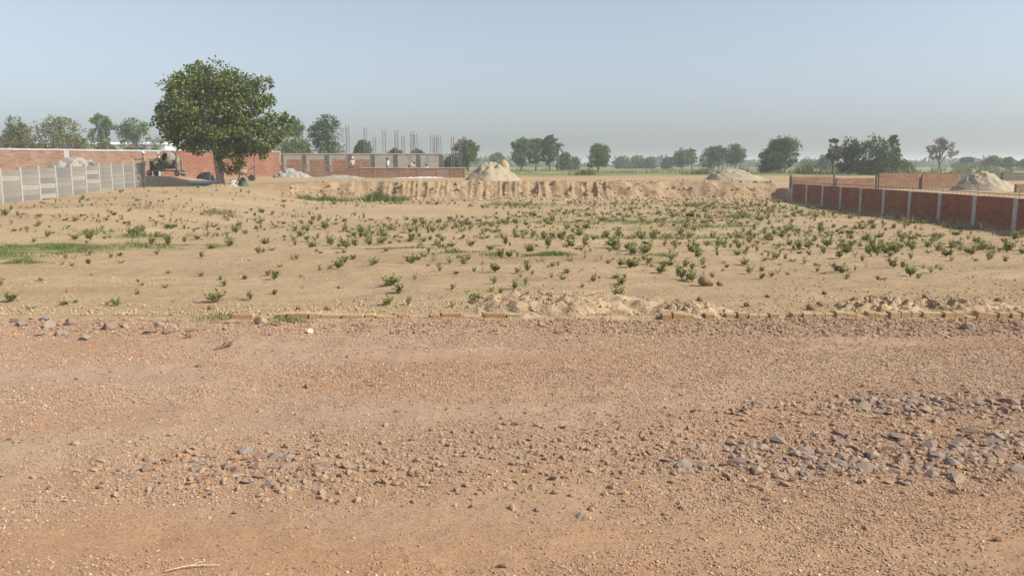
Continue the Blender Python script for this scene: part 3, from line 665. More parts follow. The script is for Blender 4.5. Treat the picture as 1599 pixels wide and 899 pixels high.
WEEDS = (-3.48, 9.34, 1.3, -3.92, 10.82, 1, -3.13, 9.48, 1.1, -4.36, 11.9, 0.8, -3.99, 11.9, 0.8, -5.82, 9.22, 1.2, -6.95, 10.82, 0.9, -4.54, 10.42, 0.7, -4.65, 9.84, 0.8, -5.65, 13.1, 0.8,
         -5.49, 11.68, 0.7, -5.52, 9.84, 0.6, -5.14, 9.08, 0.8, -4.52, 9.08, 0.9, -6.16, 15.86, 1, -7.09, 20.06, 1.4, -7.23, 19.28, 1.2, -7.19, 14.66, 0.9, -7.96, 15.86, 0.8, -7.39, 16.66, 0.9,
         -7.55, 14.24, 0.9, -7.48, 13.56, 0.9, -7.72, 13.7, 0.8, -8.58, 15.36, 0.8, -8.53, 15.6, 0.8, -9.14, 22.38, 1, -9.81, 26.78, 1, -11.06, 27.94, 1, -11.88, 22.62, 1.4, -12.51, 22.98, 1.3,
         -13.37, 23.12, 1.1, -13.05, 21.9, 0.9, -14.7, 25.64, 1.1, -14.83, 26.82, 1.1, -18.61, 29.62, 1.2, -15.71, 25.7, 0.8, -16.42, 33.02, 1.1, -14.04, 27.58, 1, -11.4, 25.74, 1.1, -12.72, 27.24, 1.6,
         -12.85, 27.92, 1.4, -12.55, 26.5, 1.3, -12.48, 29.14, 1.5, -3.99, 9.34, 0.5, -6.85, 11.56, 0.6, -6.56, 12.42, 0.5, -5.34, 8.78, 0.7, -5.09, 9.22, 0.5, -4.84, 8.9, 0.5, -4.67, 9.14, 0.5,
         -9.64, 21.36, 1.3, -9.1, 19.96, 1.1, -8.92, 20.74, 1.4, -8.77, 16.64, 1, -9.47, 17.76, 0.9, -8.18, 16.66, 0.7, -12.4, 29.24, 1.2, -10.34, 27.3, 1, -1.44, 10.16, 1.3, -1.41, 9.08, 1.2,
         -1.19, 9.08, 0.8, -0.78, 10.42, 1, -0.43, 9.22, 1.6, -0.58, 10.08, 0.8, -0.27, 10.08, 1, -3.56, 11.9, 1.1, -3.94, 13.56, 0.8, -3.06, 13.4, 1.1, -2.89, 13.24, 1.1, -2.98, 15.12, 1,
         -2.36, 13.56, 1.1, -1.8, 14.24, 1.1, -1.77, 14.9, 0.9, -1.43, 13.56, 0.8, -1.15, 12.68, 0.9, -1.43, 14.66, 1, -1.13, 14.46, 1, -0.85, 12.16, 0.7, -0.6, 12.68, 0.8, -0.26, 12.54, 1.2,
         -0.52, 13.7, 0.8, -0.83, 15.12, 1, -3.03, 10.16, 0.7, -3.28, 12.42, 0.6, -1.68, 11.22, 0.7, -3.13, 12.96, 0.7, -4.8, 19.28, 1.3, -3.83, 18.56, 1.3, -3.77, 19.28, 1.3, -3.87, 21.66, 1.1,
         -3.5, 21.66, 1.3, -3.23, 22.56, 1, -2.81, 22.1, 1.3, -2.23, 19.66, 0.9, -1.45, 19.28, 1.2, -1.76, 19.28, 1.2, -1.1, 20.84, 1.2, -0.52, 19.28, 1, -4.88, 21.66, 1.3, -6.69, 21.66, 1.3,
         -5.45, 17.26, 1, -5.74, 21.24, 1.1, -6.93, 29.82, 1.8, -7.17, 28.16, 1.4, -0.16, 20.84, 1.4, -0.25, 11.02, 1, -0.14, 9.98, 0.8, -0.68, 8.96, 0.7, -4.23, 15.36, 0.5, -2.54, 29.38, 1.1,
         -2.81, 28.96, 1, -0.89, 28.56, 1.3, -6.02, 28.96, 1.2, -5.24, 27.78, 1.2, -4.41, 27.02, 1.3, -4.82, 26.4, 1, 2.49, 11.68, 1.2, 1.49, 10.82, 1.1, 1.31, 9.7, 1.4, 0.73, 11.56, 1,
         0.86, 12.42, 1, 1.15, 11.22, 0.8, 0.18, 10.82, 1, 0.03, 10.34, 0.9, 0.58, 11.68, 0.7, 0.08, 12.16, 1, 0.25, 12.68, 0.9, 0.31, 12.16, 0.7, 0.7, 13.7, 0.8, 1.14, 15.36, 0.9,
         0.27, 14.46, 0.9, 0.48, 14.9, 0.9, 0.56, 14.46, 0.8, 1.11, 12.68, 0.7, 1.56, 11.9, 0.8, 1.74, 14.46, 1, 1.72, 15.36, 1.1, 2.12, 13.7, 1, 2.72, 14.24, 1.2, 2.39, 18.92, 1.7,
         2.66, 18.22, 1.4, 2.55, 16.66, 1.2, 3.87, 18.92, 1.1, 3.81, 16.38, 1.3, 2.54, 15.36, 1.1, 3.43, 16.66, 1, 5.26, 18.56, 1.2, 5.47, 17.88, 1.1, 4.87, 16.66, 1, 5.35, 20.84, 1.3,
         5.13, 20.84, 1.1, 6.41, 21.66, 1.2, 0.4, 18.22, 1.3, 2.2, 21.66, 1.2, 1.37, 21.66, 1, 1.65, 21.66, 1, 1.86, 20.44, 1, 0.94, 23.54, 1.3, 2.26, 27.02, 1.4, 2.89, 24.6, 1.5,
         3.5, 24.6, 1.1, 6.49, 28.56, 1.2, 0.84, 18.92, 0.6, 2.58, 27.4, 1.1, 1.3, 25.76, 1.2, 6.85, 21.66, 1, 6.72, 24.6, 1.1, 7.26, 17.4, 1.7, 8.09, 19.68, 1.2, 7.26, 15.88, 1.5,
         6.59, 13.76, 1.3, 8.2, 17.08, 1.7, 6.83, 13.94, 1.2, 8.77, 16.16, 1.6, 10.33, 18.86, 1.1, 8.59, 14.84, 1, 9.45, 16.46, 1, 8.87, 14.36, 1.1, 8.85, 14.84, 1.2, 6.32, 12.64, 1.2,
         6.17, 12.08, 1, 6.8, 12.94, 0.9, 7.12, 13.26, 0.8, 5.5, 11.82, 0.9, 5.37, 11.7, 0.8, 5.15, 12.22, 0.7, 5.21, 13.6, 1, 5.72, 13.6, 0.6, 5.85, 13.6, 0.6, 5.43, 14.84, 0.8,
         5.3, 16.16, 1.1, 6.91, 19.26, 1.2, 6.98, 20.1, 1.2, 8.07, 20.52, 1.2, 9.3, 21.38, 1.1, 9.56, 22.34, 1, 10.82, 24.52, 1, 10.21, 20.52, 1.1, 10.54, 22.34, 1, 9.03, 17.4, 1,
         7.65, 15.34, 1, 11.86, 19.26, 0.9, 7.1, 13.76, 0.8, 7.48, 16.76, 1.1, 8.37, 18.1, 1.2, 6.61, 15.08, 0.8, 10.6, 17.4, 0.8, 11.01, 18.86, 0.9, 11.4, 20.52, 0.9, 6.78, 17.4, 1,
         5.53, 16.16, 0.9, 6.56, 19.68, 1.1)
W3 = [WEEDS[i:i + 3] for i in range(0, len(WEEDS), 3)]
nweed = 0
for x, y, k in W3:
    r = random.random()
    kind = 'b' if k >= 1.15 else ('u' if r < .5 else 'b' if r < .68 else 'l' if r < .9 else 'd')
    weed(x, y, k * float(np.interp(y, [9, 14, 20], [.58, .70, .84])), kind); nweed += 1
# the remaining smaller ones, thick in the lower middle of the plot
def wd(x, y):
    pa = lambda cx, cy, a, b: np.exp(-(((x - cx) / a) ** 2 + ((y - cy) / b) ** 2))
    d = 1.0 * pa(6, 34, 9, 9) + .8 * pa(10, 44, 8, 7) + .9 * pa(-1, 29, 5, 5) + .65 * pa(2.5, 24, 4, 4) + 1.0 * pa(-3.0, 47.8, 7, 1.6) + .9 * pa(6, 47, 7, 3) + .5 * pa(-13, 31, 6, 6) + .5 * pa(-10, 37, 4, 4) + .35 * pa(-19, 30, 5, 6) + .5 * pa(12, 28, 5, 7) + .4 * pa(-6, 31, 3, 4) + .12 + .15 * pa(0, 14, 8, 5) + .45 * pa(9, 18.5, 4, 3)
    d = d - .9 * pa(-4.5, 41, 4.5, 4.5) - .5 * pa(-12, 16, 6, 5)
    return np.clip(d * np.clip(.55 + 1.3 * fbm(x / 2.2, y / 2.0, 91, 3), .05, 1.5), 0, 1)
n = 13000
yy = 10.5 + 41 * rng.random(n) ** .75; xx = rng.uniform(-1, 1, n) * np.minimum(.72 * yy, 23); xx = np.where(xx > 17.6, xx - 8, xx)
k = rng.random(n) < wd(xx, yy) * .9; xx, yy = xx[k], yy[k]
s = np.clip(rng.lognormal(-.34, .42, len(xx)), .28, 1.5)
app = s / yy; order = np.argsort(-app)
for i in order[:84]:
    r = random.random(); weed(float(xx[i]), float(yy[i]), float(s[i]) * float(np.interp(yy[i], [9, 14, 20], [.58, .70, .84])), 'b' if r < .45 else 'u' if r < .8 else 'l' if r < .93 else 'd')
def merged(name, idx, pools, label, cat):
    VV = []; FF = []; n0 = 0; cache = {}
    for i in idx:
        me = random.choice(pools)
        if me.name not in cache:
            co = np.empty(len(me.vertices) * 3, np.float32); me.vertices.foreach_get('co', co)
            fi = np.empty(len(me.loops), np.int32); me.loops.foreach_get('vertex_index', fi); cache[me.name] = (co.reshape(-1, 3), fi.reshape(-1, 4))
        co, fi = cache[me.name]; a = random.uniform(0, 6.28); c, q = math.cos(a), math.sin(a)
        M = np.array([[c, -q, 0], [q, c, 0], [0, 0, 1]]) @ np.diag([random.uniform(.65, 1.3), random.uniform(.65, 1.3), random.uniform(.5, 1.2)]) * s[i] * .8
        VV.append(co @ M.T + np.array([xx[i], yy[i], zz[i] - .012])); FF.append(fi + n0); n0 += len(co)
    me = mesh_np(name, np.concatenate(VV), np.concatenate(FF)); return obj(name, me)
zz = H(xx, yy)
rest = list(order[84:])
dry = [i for i in rest if random.random() < .2]; ds = set(dry); grn = [i for i in rest if i not in ds]
o = merged('weed_cover', grn, BUSHY + UPRIGHT + LOW, '', ''); o.data.materials.append(MAT['weed']); tag(o, 'thick scatter of small green weeds over the lower plot', 'weeds', kind='stuff')
o = merged('dry_weed_cover', dry, DRY, '', ''); o.data.materials.append(MAT['weed_dry']); tag(o, 'scatter of small withered weeds over the lower plot', 'weeds', kind='stuff')
print('weeds', len(xx))

def blades(name, patches, mat, label, seed, cat='grass'):
    """patches: (cx, cy, rx, ry, angle, n, height)"""
    g = np.random.default_rng(seed); VV = []
    for cx, cy, rx_, ry_, a, n, h in patches:
        u = g.normal(0, .45, n); v = g.normal(0, .45, n); x = cx + rx_*u*math.cos(a) - ry_*v*math.sin(a); y = cy + rx_*u*math.sin(a) + ry_*v*math.cos(a)
        kp = fbm(x / (.5 + .02 * y), y / (.35 + .015 * y), 88, 3) + g.normal(0, .12, n) > -.08; x, y = x[kp], y[kp]; n = len(x); z = np.where(y > 8.3, H(x, y), RZ(x, y)) - .005; az = g.uniform(0, 6.28, n); hh = h * g.uniform(.4, 1.2, n) * np.clip(.8 + 1.6 * fbm(x / (.3 + .012 * y), y / (.3 + .012 * y), 89, 2), .25, 1.6); ln = hh * g.uniform(.2, .9, n); w = .07 * hh + .004
        B = np.stack([x, y, z], -1); sx = np.stack([-np.sin(az) * w, np.cos(az) * w, 0 * w], -1); T = B + np.stack([np.cos(az) * ln, np.sin(az) * ln, hh], -1)
        VV.append(np.stack([B - sx, B + sx, T], 1).reshape(-1, 3))
    V = np.concatenate(VV); o = obj(name, mesh_np(name, V, np.arange(len(V)).reshape(-1, 3)), MAT[mat]); return tag(o, label, cat, kind='stuff')
blades('grass_patch', [(-11.2, 18.4, 1.7, 3.6, .1, 34000, .065), (-8.6, 20.4, 1.6, .9, .2, 7000, .06), (-13.5, 16.5, 2.0, 2.0, .2, 14000, .065), (-9.3, 14.7, .8, .25, .1, 2600, .05), (-12.4, 26.3, 2.4, 1.4, .1, 3200, .16)], 'grass', 'long streak of short green grass across the open end of the plot', 3)
blades('grass_patch', [(-2.95, 18.95, 1.0, .35, .1, 2400, .06), (.3, 17.1, 1.2, .35, .05, 4200, .07), (3.1, 16.7, .75, .25, .1, 2200, .07), (-1.2, 17.6, .9, .25, 0, 500, .08), (5.2, 25, 3, 1.6, 0, 3500, .09), (8, 30, 4, 3, 0, 5000, .09), (4, 34, 4, 3, 0, 4500, .1)], 'grass', 'thin strips of short green grass in the middle of the plot', 4)
blades('grass_tuft', [(-2.75, 8.24, .42, .2, 0, 3600, .05), (-2.35, 8.12, .3, .12, 0, 1200, .04), (-2.5, 7.9, .25, .12, 0, 700, .03)], 'weed', 'green grass tuft creeping over the verge beside the kerb', 5)
blades('bank_grass', [(-12.0, 52.6, 1.9, .8, .05, 2400, .45), (-8.6, 52.8, 2.6, .8, 0, 3400, .42), (-1, 48.5, 9, 1.2, -.05, 2000, .2)], 'grass', 'tall green grass clumps at the foot of the earth bank', 6)
blades('dry_grass', [(-13.8, 36.5, 3.5, 2.0, .2, 1500, .2), (17.1, 40, .7, 10, 0, 1000, .28), (16.8, 33, .8, 6, 0, 700, .25), (-10.5, 20.5, .9, .8, 0, 300, .15)], 'weed_dry', 'dry straw-coloured grass along the brick wall and plot edge', 7)
blades('field_grass', [(38, 103, 10, 4, 0, 5000, .9), (10, 116, 14, 6, 0, 4200, .5), (23, 98, 2.2, 1.0, 0, 700, .8), (8.2, 92, 1.6, .9, 0, 600, .9), (24.5, 83, 1.8, .7, 0, 700, .55), (66, 120, 18, 4, 0, 4500, .8), (-9, 112, 8, 4, 0, 1500, .4), (105, 160, 20, 6, 0, 3500, 1.0), (20, 150, 30, 8, 0, 4000, .5)], 'grass', 'tall green grass and crop strips beyond the earth bank', 8)
for x, y, s, lab in [(-3.0, 7.3, .75, 'small greyish weed tuft alone on the road below the stones'), (-2.5, 6.95, 1.0, 'dry wiry weed tuft growing out on the gravel road')]:
    o = obj('dry_weed', DRY[0 if s < 1 else 1], None, None, (x, y, r1(x, y) - .01), (0, 0, 1), (s * .9, s * .7, s * .45)); tag(o, lab, 'plant')
tw = empty('dry_twig', (-1.27, 3.0, r1(-1.27, 3.0) + .008)); tag(tw, 'thin pale straw lying on the gravel at the road edge', 'straw')
MB().tube([(-.10, -.035, 0), (-.03, -.005, .006), (.03, .008, .004), (.10, .016, 0)], [.002, .003, .003, .002], 5).build('stalk', MAT['straw_twig'], tw)
MB().tube([(-.02, 0, .004), (.03, .03, .01)], .0015, 4).build('side_twig', MAT['straw_twig'], tw)
for x, y, s, lab in [(9.2, 25.4, .09, 'crumpled pale blue plastic scrap among the weeds'), (11.6, 42, .12, 'small pale plastic scrap below the earth bank')]:
    tag(obj('plastic_scrap', heap_mesh('plastic_scrap', s, s * .7, s * .6, 5, .7, 1.2, 10, 18, 3), MAT['plastic'], loc=(x, y, h1(x, y) - .01)), lab, 'litter')

# ------------------------------------------------------------------ trees
def crown_pts(clumps, n, g, shell=.55, sub=14):
    """leaf positions: each clump ellipsoid carries sub-clumps near its surface"""
    vol = np.array([c[3] * c[4] * c[5] for c in clumps]) ** .72; vol = vol / vol.sum(); C = []; Nn = []
    for (cx, cy, cz, a, b, c), w in zip(clumps, vol):
        m = max(8, int(n * w)); k = max(4, int(sub * (a ** .8)))
        ctr = unit(g.normal(0, 1, (k, 3))); rad = shell + (1 - shell) * g.random((k, 1)) ** .6
        ctr = ctr * rad; pick = g.integers(0, k, m); off = g.normal(0, 1, (m, 3)); off = unit(off) * (g.random((m, 1)) ** .45) * .36
        p = ctr[pick] + off
        C.append(p * [a, b, c] + [cx, cy, cz]); Nn.append(unit(off + ctr[pick] * .6))
    return np.concatenate(C), np.concatenate(Nn)
def leaf_mesh(name, C, Nn, size, g, droop=.25):
    n = len(C); D = unit(Nn * .6 + g.normal(0, .7, (n, 3)) + [0, 0, -droop]); U = unit(np.cross(D, g.normal(0, 1, (n, 3)))); L = size * g.uniform(.6, 1.3, n)
    V, F = leaf_quads(C, D, U, L, L * .6); return mesh_np(name, V, F)
def tree(name, label, x, y, h, w, style, seed, group=None, z=None, leafmat=None, clumps=None, n=1700, size=.34, trunk_h=.3, bark='bark_dark', base=0.28):
    g = np.random.default_rng(seed); z = h1(x, y) if z is None else z
    t = empty(name, (x, y, z - .03)); tag(t, label, 'tree', group)
    if clumps is None:
        clumps = []; rx_ = w / 2; zc0 = h * base
        for i in range(9 if style != 'sparse' else 8 if leafmat != 'leaf_brown' else 15):
            f = g.random(); zz_ = zc0 + (h - zc0) * (.12 + .76 * f); wide = math.sin(math.pi * min(.93, .22 + .68 * f)) ** .7
            r = rx_ * g.uniform(.42, .62) * (1 if style != 'sparse' else .72 if leafmat != 'leaf_brown' else .5); a = g.uniform(0, 6.28); q = (rx_ * wide - r * .6) * g.uniform(.4, 1.0)
            clumps.append((math.cos(a) * q, math.sin(a) * q, min(zz_, h - r * .75), r, r, r * g.uniform(.65, .9)))
        clumps.append((g.uniform(-.2, .2) * rx_, 0, h - rx_ * .42, rx_ * .42, rx_ * .42, rx_ * .42))
        if style != 'sparse': clumps.append((0, 0, zc0 + (h - zc0) * .45, rx_ * .72, rx_ * .72, (h - zc0) * .42))
        if style == 'bush': clumps += [(g.uniform(-.5, .5) * rx_, g.uniform(-.5, .5) * rx_, h * .22, rx_ * .6, rx_ * .6, h * .22) for _ in range(3)]
    C, Nn = crown_pts(clumps, n, g)
    me = leaf_mesh('crown', C, Nn, size, g); me.materials.append(MAT[leafmat or 'leaf_mid']); obj('crown', me, None, t)
    tr = max(.07, h * .022); b = MB()
    b.tube([(0, 0, -.15), (.02 * h, 0, h * .18), (-.01 * h, .01 * h, h * .42), (.015 * h, 0, h * .72)], [tr * 1.4, tr, tr * .75, tr * .3], 8)
    b.build('trunk', MAT[bark], t, True)
    for (cx, cy, cz, a, _, c) in clumps[:7 if leafmat != 'leaf_brown' else 15]:
        s0 = h * g.uniform(.2, .4); MB().tube([(0.01 * h, 0, s0), (cx * .45, cy * .45, s0 + (cz - s0) * .6), (cx, cy, cz)], [tr * .55, tr * .38, tr * .14], 5).build('limb', MAT[bark], t, True)
    return t
# the big leafy tree by the wall
TX, TY = -19.6, 54.5
bt = [(-.5, 0, 5.1, 2.5, 2.4, 2.2), (-2.35, -.3, 4.3, 1.35, 1.6, 1.35), (-1.9, .3, 5.8, 1.1, 1.3, 1.0), (-1.0, .1, 6.75, 1.0, 1.1, .75), (1.3, -.2, 5.5, 1.7, 1.8, 1.5), (2.6, .2, 5.7, .85, .9, 1.05), (3.55, 0, 3.75, 1.05, 1.2, .85), (2.7, -.4, 3.2, 1.2, 1.3, .95),
      (-2.1, .2, 3.05, 1.0, 1.2, .75), (.2, -.6, 3.3, 1.5, 1.5, .95), (1.4, .6, 2.7, 1.1, 1.2, .7), (2.85, -.3, 2.15, .42, .45, .55), (-1.15, 0, 7.35, .42, .4, .42), (3.15, 0, 6.4, .38, .4, .42), (.9, 0, 6.7, .55, .6, .4), (4.4, .1, 4.25, .35, .4, .45), (-3.3, 0, 4.6, .5, .6, .5), (-1.2, -.4, 2.5, .7, .8, .4), (-2.4, 0, 6.8, .4, .4, .4), (.75, -.4, 1.7, .85, .7, .95)]
g = np.random.default_rng(5)
big = empty('leafy_tree', (TX, TY, h1(TX, TY) - .03)); big.scale = (1.048,) * 3; tag(big, 'large round leafy tree with pale trunk before the brick wall', 'tree')
C, Nn = crown_pts(bt, 30000, g, .5, 30)
me = leaf_mesh('crown', C, Nn, .20, g, .35); me.materials.append(MAT['leaf']); obj('crown', me, None, big)
MB().tube([(0, 0, -.2), (.02, 0, .35), (-.1, 0, 1.0), (-.18, 0, 1.9), (-.3, 0, 2.8), (-.5, 0, 4.6)], [.34, .24, .21, .19, .16, .08], 12).build('trunk', MAT['bark'], big, True)
for i, c in enumerate(bt[:12]):
    s0 = random.uniform(1.7, 2.6); MB().tube([(-.15, 0, s0), (c[0] * .4, c[1] * .5, s0 + (c[2] - s0) * .55), (c[0] * .95, c[1], c[2])], [.11, .08, .03], 6).build('limb', MAT['bark'], big, True)
MB().tube([(.1, -.05, .1), (.3, -.2, .9), (.5, -.3, 1.7)], [.06, .045, .02], 6).build('sucker_stem', MAT['bark'], big, True)

# trees on the skyline: x, y, height, width, style, leaf, label
G = 'trees on the skyline'
TR = [(-77, 120, 6.8, 3.2, 'tree', 'leaf_mid', 'green tree beside the blue-roofed shed'),
 (-66.5, 110, 7.6, 5.0, 'tree', 'leaf_olive', 'olive-green tree next to the white cabin, narrower of two'),
 (-60.7, 108, 7.7, 6.8, 'tree', 'leaf_olive', 'broad olive-green tree standing over the white cabin'),
 (-59.2, 112, 5.2, 3.4, 'bush', 'leaf_olive', 'small olive bush showing over the long wall'),
 (-64.9, 130, 9.1, 6.0, 'sparse', 'leaf_mid', 'airy tree with open crown behind the long wall'),
 (-60.7, 132, 8.7, 8.0, 'sparse', 'leaf_mid', 'wide airy tree next to the big leafy tree, behind the wall'),
 (-34.6, 130, 8.1, 5.6, 'sparse', 'leaf_mid', 'thin open tree behind the right end of the brick wall'),
 (-25.9, 115, 8.3, 5.6, 'tree', 'leaf_dark', 'tall dark bushy tree next to the steel column cages'),
 (-30.5, 112, 5.2, 6.5, 'bush', 'leaf_mid', 'low spreading tree under the thin open tree'),
 (-22.1, 120, 4.6, 3.6, 'bush', 'leaf_dark', 'round dark bush behind the first steel column cages'),
 (-17.9, 125, 3.7, 3.1, 'bush', 'leaf_dark', 'low dark bush behind the middle steel column cages'),
 (-14.8, 128, 3.6, 3.0, 'bush', 'leaf_dark', 'low dark bush behind the last steel column cages'),
 (-9.8, 140, 3.2, 4.3, 'bush', 'leaf_dark', 'dark low bush at the foot of the round green tree'),
 (-7.3, 135, 5.0, 4.8, 'tree', 'leaf_mid', 'round green tree with brown twigs above, past the low brick wall'),
 (-4.7, 250, 4.8, 5.6, 'tree', 'leaf_mid', 'small hazy tree behind the tall sand cone'),
 (1.7, 152, 5.8, 4.6, 'tree', 'leaf_mid', 'first green tree of the clump before the palm'),
 (4.6, 158, 6.1, 4.4, 'tree', 'leaf_mid', 'middle tree of the clump before the palm'),
 (6.9, 150, 6.5, 4.0, 'tree', 'leaf_dark', 'tallest tree of the clump, touching the palm'),
 (11.0, 170, 3.6, 3.2, 'bush', 'leaf_mid', 'low bush just past the palm'), (15.5, 200, 3.1, 3.2, 'bush', 'leaf_mid', 'small hazy bush between palm and lone bushy tree'),
 (15.1, 143, 4.8, 4.8, 'tree', 'leaf_mid', 'lone bushy green tree in the open field'),
 (34.0, 250, 3.7, 6.2, 'bush', 'leaf_mid', 'hazy tree of the far field row'), (38.7, 255, 4.2, 6.4, 'bush', 'leaf_mid', 'hazy tree of the far field row'), (42.1, 250, 3.3, 5.0, 'bush', 'leaf_mid', 'hazy tree of the far field row'),
 (43.9, 230, 3.3, 3.5, 'bush', 'leaf_dark', 'small dark round tree left of the half-bare one'),
 (39.6, 190, 5.0, 5.4, 'tree', 'leaf_mid', 'green tree beside a half-bare brown one'), (42.2, 191, 5.0, 3.0, 'sparse', 'leaf_brown', 'half-bare brownish tree behind the low sand heap'),
 (40.8, 165, 4.8, 6.0, 'tree', 'leaf_dark', 'dark green tree above the low sand heap'), (43.9, 160, 4.9, 4.8, 'tree', 'leaf_mid', 'fresh green tree above the low sand heap'),
 (35.7, 112, 3.0, 4.0, 'bush', 'leaf_dark', 'low dark bushy tree leaning on the taller one'), (38.6, 115, 4.8, 5.9, 'tree', 'leaf_dark', 'broad dark tree in the green field past the low sand heap'),
 (87.7, 240, 2.7, 7.4, 'bush', 'leaf_mid', 'far hazy bush behind the green crop strip'), (69.8, 180, 3.1, 4.4, 'bush', 'leaf_mid', 'hazy bush left of the dense tree clump'),
 (40.3, 97, 4.0, 4.0, 'bush', 'leaf_dark', 'dense dark tree, narrower half of the clump behind the cross wall'), (42.0, 93, 4.2, 5.2, 'bush', 'leaf_dark', 'dense round tree, broader half of the clump behind the cross wall'),
 (39.0, 99, 4.4, 2.2, 'sparse', 'leaf_brown', 'thin brownish tree with clustered leaves left of the dense clump'), (45.4, 97, 4.6, 2.2, 'sparse', 'leaf_brown', 'thin brownish tree with clustered leaves right of the dense clump'),
 (52.0, 110, 1.9, 4.6, 'bush', 'leaf_olive', 'low olive scrub right of the dense clump'), (49.0, 108, 2.2, 3.0, 'bush', 'leaf_olive', 'rounded olive scrub against the dense clump'),
 (68.2, 130, 5.4, 5.3, 'sparse', 'leaf_brown', 'lone brown sparse tree above the cross brick wall'),
 (117.4, 210, 2.9, 2.9, 'flat', 'leaf_dark', 'tiny flat-topped tree on two stems far away'), (108.9, 185, 3.1, 4.0, 'tree', 'leaf_olive', 'olive tree behind the sand heap by the grey fence'),
 (115.7, 190, 2.8, 3.4, 'tree', 'leaf_mid', 'thin green tree behind the grey fence'), (113.4, 180, 2.3, 4.4, 'bush', 'leaf_olive', 'low olive tree behind the grey fence'),
 (143.1, 260, 1.9, 5.0, 'bush', 'leaf_dark', 'far dark bush beside the flat-topped tree'), (148.9, 260, 1.9, 6.0, 'bush', 'leaf_dark', 'far dark bush right of the flat-topped tree')]
FIELD_ROW = 'far field row'
for i, (x, y, h, w, st, lf, lab) in enumerate(TR):
    cl = None
    if st == 'flat': cl = [(0, 0, h - .5, w / 2, w / 2, .45), (.4, 0, h - .4, w / 3, w / 3, .4)]
    n = int(np.clip(5200 * (110 / y) ** .8, 900, 5200)); 
    if st == 'sparse': n = int(n * (.6 if lf == 'leaf_brown' else .8))
    tree({'bush': 'bush', 'flat': 'flat_tree'}.get(st, 'field_tree'), lab, x, y, h, w, st, 300 + i, FIELD_ROW if 'far field row' in lab else G, None, lf, cl, n, .26 * (y / 110) ** .75 * (.72 if lf == 'leaf_brown' else 1), base=.06 if st == 'bush' else .22 if st == 'tree' else .3)
# brown twigs above the round tree belong to a thin tree behind it
tree('field_tree', 'thin brown twiggy tree showing above the round green tree', -8.2, 137, 5.6, 3.0, 'sparse', 401, G, None, 'leaf_brown', None, 900, .26, base=.5)
# palm
pm = empty('palm_tree', (8.6, 153, h1(8.6, 153))); tag(pm, 'slender palm rising over the tree clump in the field', 'tree', G)
MB().tube([(0, 0, -.2), (.05, 0, 2), (-.03, 0, 4.6)], [.24, .18, .16], 8).build('trunk', MAT['bark_dark'], pm, True)
for i in range(22):
    a = i * 2.4; e = -.7 + 1.9 * ((i * 7) % 22) / 22; b = MB(); Lf = 1.45; pts = []
    for q in range(5):
        t = q / 4; pts.append(Vector((math.cos(a) * Lf * t * math.cos(e * (1 - .35 * t)), math.sin(a) * Lf * t * math.cos(e * (1 - .35 * t)), 4.65 + Lf * t * math.sin(e) - .55 * t * t)))
    sx = Vector((-math.sin(a), math.cos(a), 0))
    for q in range(4):
        w0 = .34 * math.sin(math.pi * (.12 + .8 * q / 4)); w1 = .34 * math.sin(math.pi * (.12 + .8 * (q + 1) / 4)); up = Vector((0, 0, .1))
        b.add([pts[q] - sx * w0 - up, pts[q], pts[q + 1], pts[q + 1] - sx * w1 - up], [(0, 1, 2, 3)]); b.add([pts[q] + sx * w0 - up, pts[q], pts[q + 1], pts[q + 1] + sx * w1 - up], [(0, 1, 2, 3)])
    b.build('frond', MAT['leaf_dark' if e > -.25 else 'leaf_brown'], pm)
# far belt along the horizon
g = np.random.default_rng(77); VV = []
n = 46000
xx = g.uniform(-900, 900, n); yy = 430 + 60 * vnoise(xx / 70, xx * 0, 5) + g.normal(0, 14, n)
env = np.clip(.45 + 1.5 * fbm(xx / 26, xx * 0, 7, 4), .12, 1.25); zb = .4 + 5.2 * env * g.random(n) ** .8
Cn = np.stack([xx, yy, zb], -1); me = leaf_mesh('far_tree_belt', Cn, unit(g.normal(0, 1, (n, 3))), 2.2, g); me.materials.append(MAT['leaf_dark'])
tag(obj('far_tree_belt', me), 'hazy belt of far trees along the whole horizon', 'trees', kind='stuff')
# haystack
hs = empty('haystack', (-1.25, 128, h1(-1.25, 128))); tag(hs, 'golden dome of straw standing behind the tall sand cone', 'haystack')
obj('stack', (lambda m: m)(MB().lathe([(.78, -.1), (.9, .4), (.88, .9), (.72, 1.35), (.45, 1.72), (.14, 1.93), (.02, 1.95)], 18).mesh('stack', True)), MAT['straw'], hs)
MB().tube([(0, 0, 1.85), (0, 0, 2.15)], .05, 6).build('centre_pole', MAT['bark_dark'], hs)

# ------------------------------------------------------------------ precast concrete fence (left)
fx0, fy0, fx1, fy1 = -23.38, 37.0, -24.5, 54.0
f_ang = math.atan2(fy1 - fy0, fx1 - fx0); bay = 1.70; nb = 13
fence = empty('precast_fence', (fx0, fy0, 0), f_ang); tag(fence, 'fence of pale precast concrete planks slotted between posts', 'fence')
pl_me = []
for k in range(3):
    b = MB().box(-bay / 2 + .05, bay / 2 - .05, -.028, .028, .004, .252); me = b.mesh('plank'); bm = bmesh.new(); bm.from_mesh(me); bmesh.ops.bevel(bm, geom=list(bm.edges), offset=.008, segments=1, affect='EDGES'); bm.to_mesh(me); bm.free(); pl_me.append(me)
PLK = []
for m in MAT['plank']:
    q = pl_me[0].copy(); q.materials.append(m); PLK.append(q)
po_me = MB().box(-.07, .07, -.075, .075, -.4, 1.64).mesh('post'); bm = bmesh.new(); bm.from_mesh(po_me); bmesh.ops.bevel(bm, geom=list(bm.edges), offset=.012, segments=1, affect='EDGES'); bm.to_mesh(po_me); bm.free(); po_me.materials.append(MAT['post'])
def fz(i): return float(np.interp(i, [-3, 0, 10], [-.26, -.17, .24]))
